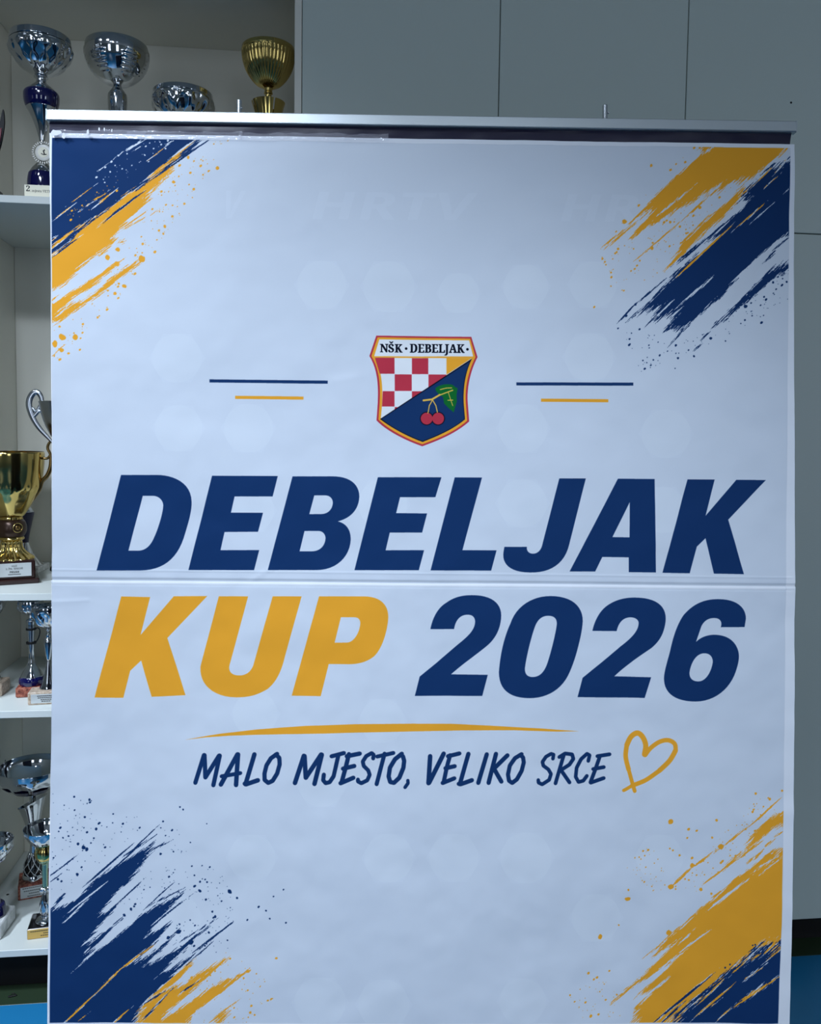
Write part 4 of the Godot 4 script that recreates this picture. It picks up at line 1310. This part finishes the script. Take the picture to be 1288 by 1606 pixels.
	part("stem", lathe("0.0269 0.1795, 0.0266 0.1718, 0.0193 0.1385, 0.0116 0.0991, 0.0106 0.0874"), mats.navy_satin, t, Vector3.ZERO, "dark navy tapering stem")
	part("foot", lathe("0.0106 0.0874, 0.0154 0.0744, 0.0232 0.0560, 0.0386 0.0349, 0.0522 0.0175"), mats.chrome, t)
	part("base", box(Vector3(0.108, 0.0175, 0.108), 0.002), mats.marble_white, t)

	t = thing("trophy_cup", "tall slim silver cup with a big looped handle, half hidden by the poster's left edge", "trophy", Vector3(-0.6773, S2, -0.17), shelf2)
	part("bowl", lathe("0.0908 0.5055, 0.0846 0.4718, 0.0731 0.4362, 0.0536 0.4006, 0.0357 0.3828, 0.0143 0.3738", 90, 6, plain_surface, 0.0018), mats.chrome_soft, t)
	part("stem", lathe("0.0143 0.3741, 0.0179 0.3298, 0.0143 0.2762, 0.0179 0.2049, 0.0252 0.1259, 0.0420 0.0827, 0.0640 0.0500, 0.0680 0.0400, 0.0680 0.0360"), mats.chrome, t)
	part("base", lathe("0.060 0.0365, 0.060 0.028, 0.045 0.024, 0.045 0.0"), mats.black_gloss, t)
	for s in [-1, 1]:
		var hd := part("handle", curve_tube("-0.0865 0.4790, -0.0850 0.4900, -0.0865 0.5150, -0.0950 0.5300, -0.1065 0.5300, -0.1165 0.5160, -0.1200 0.4960, -0.1150 0.4734, -0.1050 0.4504, -0.0900 0.4280, -0.0730 0.4090, -0.0560 0.3900", 0.0, 0.0040, 0.0036, 0.0088, 6, 0.5), mats.chrome_soft, t)
		part("inner_scroll", curve_tube("-0.1150 0.4840, -0.1100 0.4860, -0.1040 0.4790, -0.0960 0.4850, -0.0930 0.4930, -0.0890 0.5000", 0.0, 0.0046, 0.0030, 0.0045, 5, 0.6), mats.chrome_soft, hd)
		part("inner_bar", curve_tube("-0.1090 0.4640, -0.1030 0.4700, -0.0940 0.4790, -0.0800 0.4800", 0.0, 0.0060, 0.0036, 0.0055, 5, 0.6), mats.chrome_soft, hd)
		if s > 0:
			hd.rotation.y = PI

	# --- third shelf
	var shelf3 := "trophies on the third shelf"
	t = thing("trophy_cup", "silver column trophy with a navy foot and black ribbon on a red marble base", "trophy", Vector3(-0.7932, S3, -0.145), shelf3)
	part("bowl", lathe("0.0338 0.2664, 0.0347 0.2538, 0.0320 0.2412, 0.0214 0.2304, 0.0071 0.2250", 90, 6, band, 0.0014), mats.chrome, t)
	part("stem", lathe("0.0053 0.2260, 0.0071 0.2155, 0.0125 0.2094, 0.0116 0.1984, 0.0116 0.1912, 0.0098 0.1621, 0.0086 0.1348, 0.0068 0.1072, 0.0107 0.0865, 0.0232 0.0660, 0.0304 0.0516", 64, 5, func(th, v): return 0.0009 * cos(5.0 * th) * smoothstep(0.55, 0.7, v)), mats.chrome, t)
	part("foot_band", lathe("0.0304 0.0516, 0.0331 0.0450, 0.0331 0.0360, 0.0310 0.0285"), mats.navy_enamel, t, Vector3.ZERO, "dark navy band")
	part("base", box(Vector3(0.072, 0.0285, 0.066), 0.003), mats.marble_red, t).rotation.y = 0.12
	for y in [0.1850, 0.1460]:
		part("ribbon_loop", lathe("0.0120 0.0030, 0.0134 0.0026, 0.0134 -0.0026, 0.0120 -0.0030", 24, 1), mats.ribbon_black, t, Vector3(0, y, 0))
	part("ribbon", curve_tube("0.0110 0.1840, 0.0200 0.1890, 0.0255 0.1820, 0.0235 0.1660, 0.0170 0.1520, 0.0100 0.1460", 0.006, 0.0014, 0.0014, 0.0016, 5, 0.4), mats.ribbon_black, t)

	t = thing("trophy_cup", "silver cup with an oval stem on a pale beige base beside the poster", "trophy", Vector3(-0.7302, S3, -0.09), shelf3)
	part("bowl", lathe("0.0418 0.2612, 0.0418 0.2471, 0.0331 0.2259, 0.0209 0.2082, 0.0087 0.2012", 90, 6, twist, 0.0014), mats.chrome, t)
	part("stem", lathe("0.0052 0.2022, 0.0070 0.1955, 0.0035 0.1913, 0.0070 0.1814, 0.0061 0.1742, 0.0105 0.1680, 0.0119 0.1542, 0.0087 0.1305, 0.0044 0.1101", 48, 5), mats.chrome, t)
	part("foot", lathe("0.0044 0.1101, 0.0061 0.1034, 0.0123 0.0694, 0.0193 0.0446, 0.0245 0.0340", 64, 5, func(th, v): return 0.0008 * cos(8.0 * th) * v), mats.chrome, t)
	bs = part("base", box(Vector3(0.088, 0.0345, 0.052), 0.002), mats.marble_beige, t, Vector3(0, 0, 0.016))
	bs.rotation.y = 0.12
	plaque(bs, Vector2(0.076, 0.0245), Vector3(0.002, 0.0045, 0.0261), "plaque_silver", [["", 0.0185, 9, 0.045], ["", 0.0135, 8, 0.042], ["", 0.0085, 5, 0.028], ["", 0.0040, 4, 0.024]])

	t = thing("trophy_cup", "silver cup on grey stone, leftmost on the third shelf", "trophy", Vector3(-0.9010, S3, -0.16), shelf3)
	part("bowl", lathe("0.0366 0.2751, 0.0340 0.2517, 0.0200 0.2265, 0.0071 0.2156", 72, 6, band, 0.0014), mats.chrome, t)
	part("stem", lathe("0.0053 0.2166, 0.0089 0.1596, 0.0072 0.0869, 0.0215 0.0360"), mats.chrome, t)
	var gb := part("base", box(Vector3(0.066, 0.036, 0.066), 0.002), mats.marble_beige, t)

	# --- bottom shelf
	var shelf4 := "trophies on the bottom shelf"
	t = thing("trophy_cup", "big silver bowl on flared stem and latticed knob with red marble base", "trophy", Vector3(-0.8448, S4, -0.29), shelf4)
	var bo := part("bowl", lathe("0.0955 0.3889, 0.0937 0.3674, 0.0804 0.3419, 0.0555 0.3203, 0.0249 0.3065, 0.0096 0.3006", 130, 9, func(th, v): return 0.0016 * cos(10.0 * th) * smoothstep(0.25, 0.4, v) * (1.0 - smoothstep(0.7, 0.9, v)), 0.002), mats.chrome, t)
	for q in 4:
		var rows := []
		for i in 6:
			var r := PackedVector3Array()
			for j in 9:
				var a := PI / 2 - 0.62 + q * 0.72 + (j / 8.0 - 0.5) * 0.55
				var y := lerpf(0.3400, 0.3225, i / 5.0)
				var rad := lerpf(0.0822, 0.0622, i / 5.0) + 0.0016
				r.append(Vector3(rad * cos(a), y, rad * sin(a)))
			rows.append(r)
		part("navy_panel", grid_mesh(rows), mats.navy_enamel, bo)
	part("stem", lathe("0.0077 0.3035, 0.0096 0.2807, 0.0096 0.2178, 0.0087 0.1484"), mats.chrome, t)
	var fr := []
	for i in 16:
		var v := i / 15.0
		var r := PackedVector3Array()
		for j in 49:
			var a := TAU * (j % 48) / 48
			var rad := lerpf(0.0375, 0.0096, pow(v, 0.75)) * (1.0 + 0.10 * cos(2.0 * a + 0.6))
			r.append(Vector3(rad * cos(a), lerpf(0.2800 + 0.0190 * cos(a - 0.15) , 0.165, v), rad * sin(a)))
		fr.append(r)
	part("flared_collar", grid_mesh(fr, [], true), mats.chrome, t)
	var kn := part("latticed_knob", lathe("0.0082 0.1600, 0.0090 0.1440, 0.0112 0.1204, 0.0190 0.1025, 0.0257 0.0857, 0.0268 0.0704, 0.0252 0.0590"), mats.black_gloss, t, Vector3.ZERO, "dark core of the latticed knob")
	part("neck", lathe("0.0088 0.1600, 0.0097 0.1440, 0.0118 0.1240, 0.0135 0.1170"), mats.chrome, t)
	var egg := smooth_line(pts("0.0120 0.1240, 0.0212 0.1025, 0.0279 0.0857, 0.0289 0.0704, 0.0270 0.0600"), 7)
	for q in 16:
		var path := PackedVector3Array()
		var rr := PackedFloat32Array()
		for i in egg.size():
			var a := TAU * (q % 8) / 8.0 + (1.0 if q < 8 else -1.0) * 1.35 * i / (egg.size() - 1)
			path.append(Vector3(egg[i].x * cos(a), egg[i].y, egg[i].x * sin(a)))
			rr.append(0.0017)
		part("lattice_bar", tube(path, rr, 8), mats.chrome, kn)
	part("foot", lathe("0.0290 0.0600, 0.0318 0.0530, 0.0325 0.0440"), mats.chrome, t)
	bs = part("base", box(Vector3(0.084, 0.0445, 0.084), 0.002), mats.marble_red, t)
	bs.rotation.y = 0.28
	plaque(bs, Vector2(0.0725, 0.0335), Vector3(0.001, 0.0055, 0.0421), "plaque_silver", [["", 0.0285, 11, 0.062], ["", 0.0200, 10, 0.055], ["", 0.0120, 5, 0.028], ["", 0.0040, 7, 0.036]])

	t = thing("trophy_cup", "silver cup with a gold knob, pale stem and gold plaque on black base", "trophy", Vector3(-0.7475, S4, -0.088), shelf4)
	part("bowl", lathe("0.0541 0.2950, 0.0505 0.2804, 0.0395 0.2603, 0.0248 0.2457, 0.0142 0.2404", 90, 7, func(th, v): return 0.0010 * cos(12.0 * th) * smoothstep(0.05, 0.2, v) * (1.0 - smoothstep(0.3, 0.45, v)), 0.0015), mats.chrome, t)
	part("knob", lathe("0.0124 0.2474, 0.0195 0.2431, 0.0248 0.2309, 0.0257 0.2168, 0.0213 0.2058"), mats.gold, t, Vector3.ZERO, "rounded gold knob")
	part("stem", lathe("0.0213 0.2058, 0.0177 0.1988, 0.0089 0.1894, 0.0075 0.1558, 0.0071 0.1227", 40, 5, facet), mats.pale_green, t)
	part("star_flange", lathe("0.0060 0.1245, 0.0124 0.1179, 0.0062 0.1058", 50, 4, func(th, v): return 0.0030 * cos(5.0 * th)), mats.chrome_soft, t)
	part("lower_knob", lathe("0.0071 0.1062, 0.0116 0.0900, 0.0160 0.0738, 0.0160 0.0555, 0.0125 0.0447, 0.0143 0.0387", 72, 6, lattice_soft()), mats.chrome, t)
	part("foot", lathe("0.0143 0.0390, 0.0232 0.0340, 0.0270 0.0285"), mats.chrome, t)
	bs = part("base", box(Vector3(0.082, 0.0285, 0.080), 0.002), mats.black_gloss, t)
	bs.rotation.y = 0.14
	plaque(bs, Vector2(0.080, 0.0262), Vector3(0, 0.0012, 0.0401), "plaque_gold", [["", 0.0195, 12, 0.066], ["", 0.0125, 5, 0.024, 0.012], ["", 0.0060, 6, 0.034, 0.010]])

	t = thing("trophy_cup", "silver bowl on a white base with a navy ring, leftmost on the bottom shelf", "trophy", Vector3(-0.8874, S4, -0.10), shelf4)
	part("bowl", lathe("0.0523 0.2567, 0.0490 0.2385, 0.0329 0.2105, 0.0142 0.1892", 90, 7, twist, 0.0015), mats.chrome, t)
	part("stem", lathe("0.0089 0.1931, 0.0106 0.1301, 0.0160 0.0778, 0.0200 0.0740"), mats.chrome, t)
	part("ring", lathe("0.0240 0.0760, 0.0275 0.0700, 0.0290 0.0420"), mats.navy_enamel, t, Vector3.ZERO, "glossy navy ring")
	bs = part("base", box(Vector3(0.072, 0.0415, 0.100), 0.003), mats.marble_white, t)
	bs.rotation.y = -0.05

	# a scrap under the cabinet, on the dark green strip
	var sc := thing("litter", "small black scrap lying on the dark floor strip under the trophy cabinet", "scrap", Vector3(-0.82, 0.001, -0.033))
	part("strip", box(Vector3(0.021, 0.003, 0.005), 0.001), mats.ribbon_black, sc).rotation.y = 0.3
	part("curl", curve_tube("-0.004 0.003, 0.002 0.006, 0.007 0.003", 0.0, 0.0012, 0.0008, 0.0012), mats.ribbon_black, sc, Vector3(0, 0, -0.004))

func lattice_soft() -> Callable:
	return func(th: float, v: float) -> float:
		return -0.0012 * smoothstep(0.2, 0.5, minf(absf(sin(5.0 * th + 5.0 * v)), absf(sin(5.0 * th - 5.0 * v)))) * smoothstep(0.25, 0.4, v)

func prism(c: PackedVector2Array, deep: float) -> ArrayMesh:
	var st := SurfaceTool.new()
	st.begin(Mesh.PRIMITIVE_TRIANGLES)
	var poly := c.duplicate()
	if poly[0].distance_to(poly[poly.size() - 1]) < 1e-6:
		poly.remove_at(poly.size() - 1)
	if Geometry2D.is_polygon_clockwise(poly):
		poly.reverse()
	var ix := Geometry2D.triangulate_polygon(poly)
	for i in range(0, ix.size(), 3):
		for s in [1, -1]:
			var o := [ix[i], ix[i + 1], ix[i + 2]]
			var a := poly[o[0]]
			var ccw := (poly[o[1]] - a).cross(poly[o[2]] - a) > 0.0
			if ccw == (s > 0):
				o.reverse()
			for q in o:
				st.set_normal(Vector3(0, 0, s))
				st.add_vertex(Vector3(poly[q].x, poly[q].y, s * deep * 0.5))
	for i in poly.size():
		var a := poly[i]
		var b := poly[(i + 1) % poly.size()]
		var n := Vector3(b.y - a.y, a.x - b.x, 0).normalized()
		var p := [Vector3(a.x, a.y, deep * 0.5), Vector3(b.x, b.y, -deep * 0.5), Vector3(b.x, b.y, deep * 0.5), Vector3(a.x, a.y, deep * 0.5), Vector3(a.x, a.y, -deep * 0.5), Vector3(b.x, b.y, -deep * 0.5)]
		for q in p:
			st.set_normal(n)
			st.add_vertex(q)
	return st.commit()

# ------------------------------------------------------------------ the hall
# four tall windows in the wall behind the camera and six ceiling spotlights light the place
const HALL := {"l": -8.0, "r": 7.5, "f": 7.0, "h": 3.8}
const WINDOWS := [[-6.7, 0.8], [-2.24, 3.0], [1.3, 2.8], [5.9, 7.7]]
const WIN := Vector3(1.1, 0.9, 3.5)
# where each spotlight hangs, what it points at, half its cone in degrees, its energy
const SPOTS := [
	[Vector3(-1.3, 3.6, 2.0), Vector3(-1.0, 0.3, 0.4), 45.0, 3.9, "broad one over the cabinet front"],
	[Vector3(-1.0, 3.6, 3.2), Vector3(-1.1, 0.6, 0.2), 32.0, 4.7, "aimed at the cabinet middle"],
	[Vector3(-2.2, 3.6, 1.6), Vector3(-1.2, 0.0, 0.0), 25.0, 14.5, "aimed at the bottom shelf"],
	[Vector3(0.2, 3.6, 3.0), Vector3(0.4, 0.55, 0.9), 21.0, 3.2, "aimed at the poster's lower sheet"],
	[Vector3(-0.8, 3.6, 3.0), Vector3(0.3, 1.1, 0.9), 16.0, 2.4, "aimed at the poster's middle"],
	[Vector3(-0.6, 3.6, 3.6), Vector3(-0.85, 1.5, -0.4), 16.0, 3.2, "aimed at the large gold cup"]]
const DAY := Color(0.87, 0.925, 1.0)

func area(called: String, size: Vector2, energy: float, at: Vector3) -> AreaLight3D:
	var a := AreaLight3D.new()
	a.name = called
	a.area_size = size
	a.area_normalize_energy = true
	a.light_energy = energy
	a.light_color = DAY
	a.shadow_enabled = true
	a.position = at
	add_child(a, true)
	return a

func build_lights() -> void:
	for w in WINDOWS:
		area("window_daylight", Vector2(WIN.x - 0.14, WIN.z - WIN.y - 0.14), w[1], Vector3(w[0], (WIN.y + WIN.z) * 0.5, HALL.f - 0.01))

func build_spotlights() -> void:
	var glow := std("lamp_lens", Color(0.9, 0.9, 0.9), 0.3)
	glow.emission_enabled = true
	glow.emission = DAY
	glow.emission_energy_multiplier = 1.2
	for i in SPOTS.size():
		var s: Array = SPOTS[i]
		var lamp := thing("ceiling_spotlight", "white round ceiling spotlight, " + s[4], "lamp", s[0], "ceiling spotlights")
		lamp.look_at_from_position(s[0], s[1], Vector3.FORWARD)
		var can := part("housing", lathe("0.06 0.16, 0.19 0.14, 0.212 0.08, 0.215 0.0", 40, 3), mats.window_frame, lamp, Vector3(0, 0, 0))
		can.rotation.x = PI / 2
		var lens := part("lamp_lens", lathe("0.16 0.006, 0.2 0.003, 0.205 0.0", 40, 2), glow, lamp, Vector3(0, 0, -0.001))
		lens.rotation.x = -PI / 2
		var rod := part("mounting_rod", lathe("0.012 0.0, 0.012 -0.2", 16, 1), mats.window_frame, lamp)
		rod.global_transform = Transform3D(Basis(), Vector3(s[0].x, HALL.h, s[0].z))
		var l := SpotLight3D.new()
		l.name = "spot_beam"
		l.light_energy = s[3]
		l.light_color = DAY
		l.spot_angle = s[2]
		l.spot_angle_attenuation = 1.0
		l.spot_range = 14.0
		l.spot_attenuation = 2.0
		l.light_size = 0.15
		l.shadow_enabled = true
		l.position = Vector3(0, 0, -0.12)
		lamp.add_child(l, true)

func build_hall() -> void:
	var l: float = HALL.l
	var r: float = HALL.r
	var f: float = HALL.f
	var h: float = HALL.h
	wall_slab("floor", Vector3(l, -0.1, 0.0), Vector3(r, 0.0, f), "court_blue")
	wall_slab("floor_strip", Vector3(l, -0.1, -0.62), Vector3(r, 0.0, 0.0), "court_green")
	wall_slab("wall_back", Vector3(l, 0.0, -0.76), Vector3(r, h, -0.60), "plaster")
	wall_slab("wall_left", Vector3(l - 0.2, 0.0, -0.76), Vector3(l, h, f + 0.2), "plaster")
	wall_slab("wall_right", Vector3(r, 0.0, -0.76), Vector3(r + 0.2, h, f + 0.2), "plaster")
	wall_slab("ceiling", Vector3(l - 0.2, h, -0.76), Vector3(r + 0.2, h + 0.2, f + 0.2), "ceiling_paint")
	wall_slab("wall_front", Vector3(l, 0.0, f), Vector3(r, WIN.y, f + 0.2), "plaster")
	wall_slab("wall_front_top", Vector3(l, WIN.z, f), Vector3(r, h, f + 0.2), "plaster")
	var x := l
	var n := 1
	var w := WIN.x
	var hh := WIN.z - WIN.y
	for q in WINDOWS:
		var c: float = q[0]
		wall_slab("wall_front_pier", Vector3(x, WIN.y, f), Vector3(c - w * 0.5, WIN.z, f + 0.2), "plaster")
		x = c + w * 0.5
		var win := Node3D.new()
		win.name = "window_%d" % n
		win.set_meta("kind", "structure")
		add_child(win)
		win.position = Vector3(c, WIN.y, f + 0.08)
		for s in [-1, 1]:
			part("frame", box(Vector3(0.06, hh, 0.06)), mats.window_frame, win, Vector3(s * (w * 0.5 - 0.03), 0, 0))
			part("frame", box(Vector3(w - 0.12, 0.06, 0.06)), mats.window_frame, win, Vector3(0, 0.0 if s < 0 else hh - 0.06, 0))
		part("pane", box(Vector3(w - 0.12, hh - 0.12, 0.006), 0.001), mats.window_glass, win, Vector3(0, 0.06, 0))
		n += 1
	wall_slab("wall_front_pier", Vector3(x, WIN.y, f), Vector3(r, WIN.z, f + 0.2), "plaster")

func _ready() -> void:
	var cam := Camera3D.new()
	cam.name = "camera"
	cam.projection = Camera3D.PROJECTION_FRUSTUM
	cam.near = 0.05
	cam.far = 60.0
	cam.size = 2.0 * cam.near * 803.0 / 1290.0
	cam.frustum_offset = Vector2(0.0, -(803.0 - 761.79) / 1290.0 * cam.near)
	var yaw := 0.112941
	var pitch := 0.0633706
	var roll := 0.0132567
	cam.basis = Basis(Vector3.UP, -yaw) * Basis(Vector3.RIGHT, -pitch) * Basis(Vector3.BACK, roll)
	cam.position = Vector3(0, 1.55, 2.22736)
	add_child(cam)
	cam.current = true
	var env := Environment.new()
	var sky := Sky.new()
	var psm := PhysicalSkyMaterial.new()
	psm.energy_multiplier = 1.0
	sky.sky_material = psm
	env.background_mode = Environment.BG_SKY
	env.sky = sky
	env.tonemap_mode = Environment.TONE_MAPPER_LINEAR
	env.tonemap_exposure = 1.0
	env.sdfgi_enabled = true
	env.ssao_enabled = true
	env.ssil_enabled = true
	var we := WorldEnvironment.new()
	we.name = "world_environment"
	we.environment = env
	add_child(we)
	build_lights()
	art_noise.seed = 4
	art_noise.frequency = 0.01
	art_noise.fractal_octaves = 3
	make_materials()
	build_hall()
	build_spotlights()
	build_cabinets()
	build_banner()
	build_trophies()
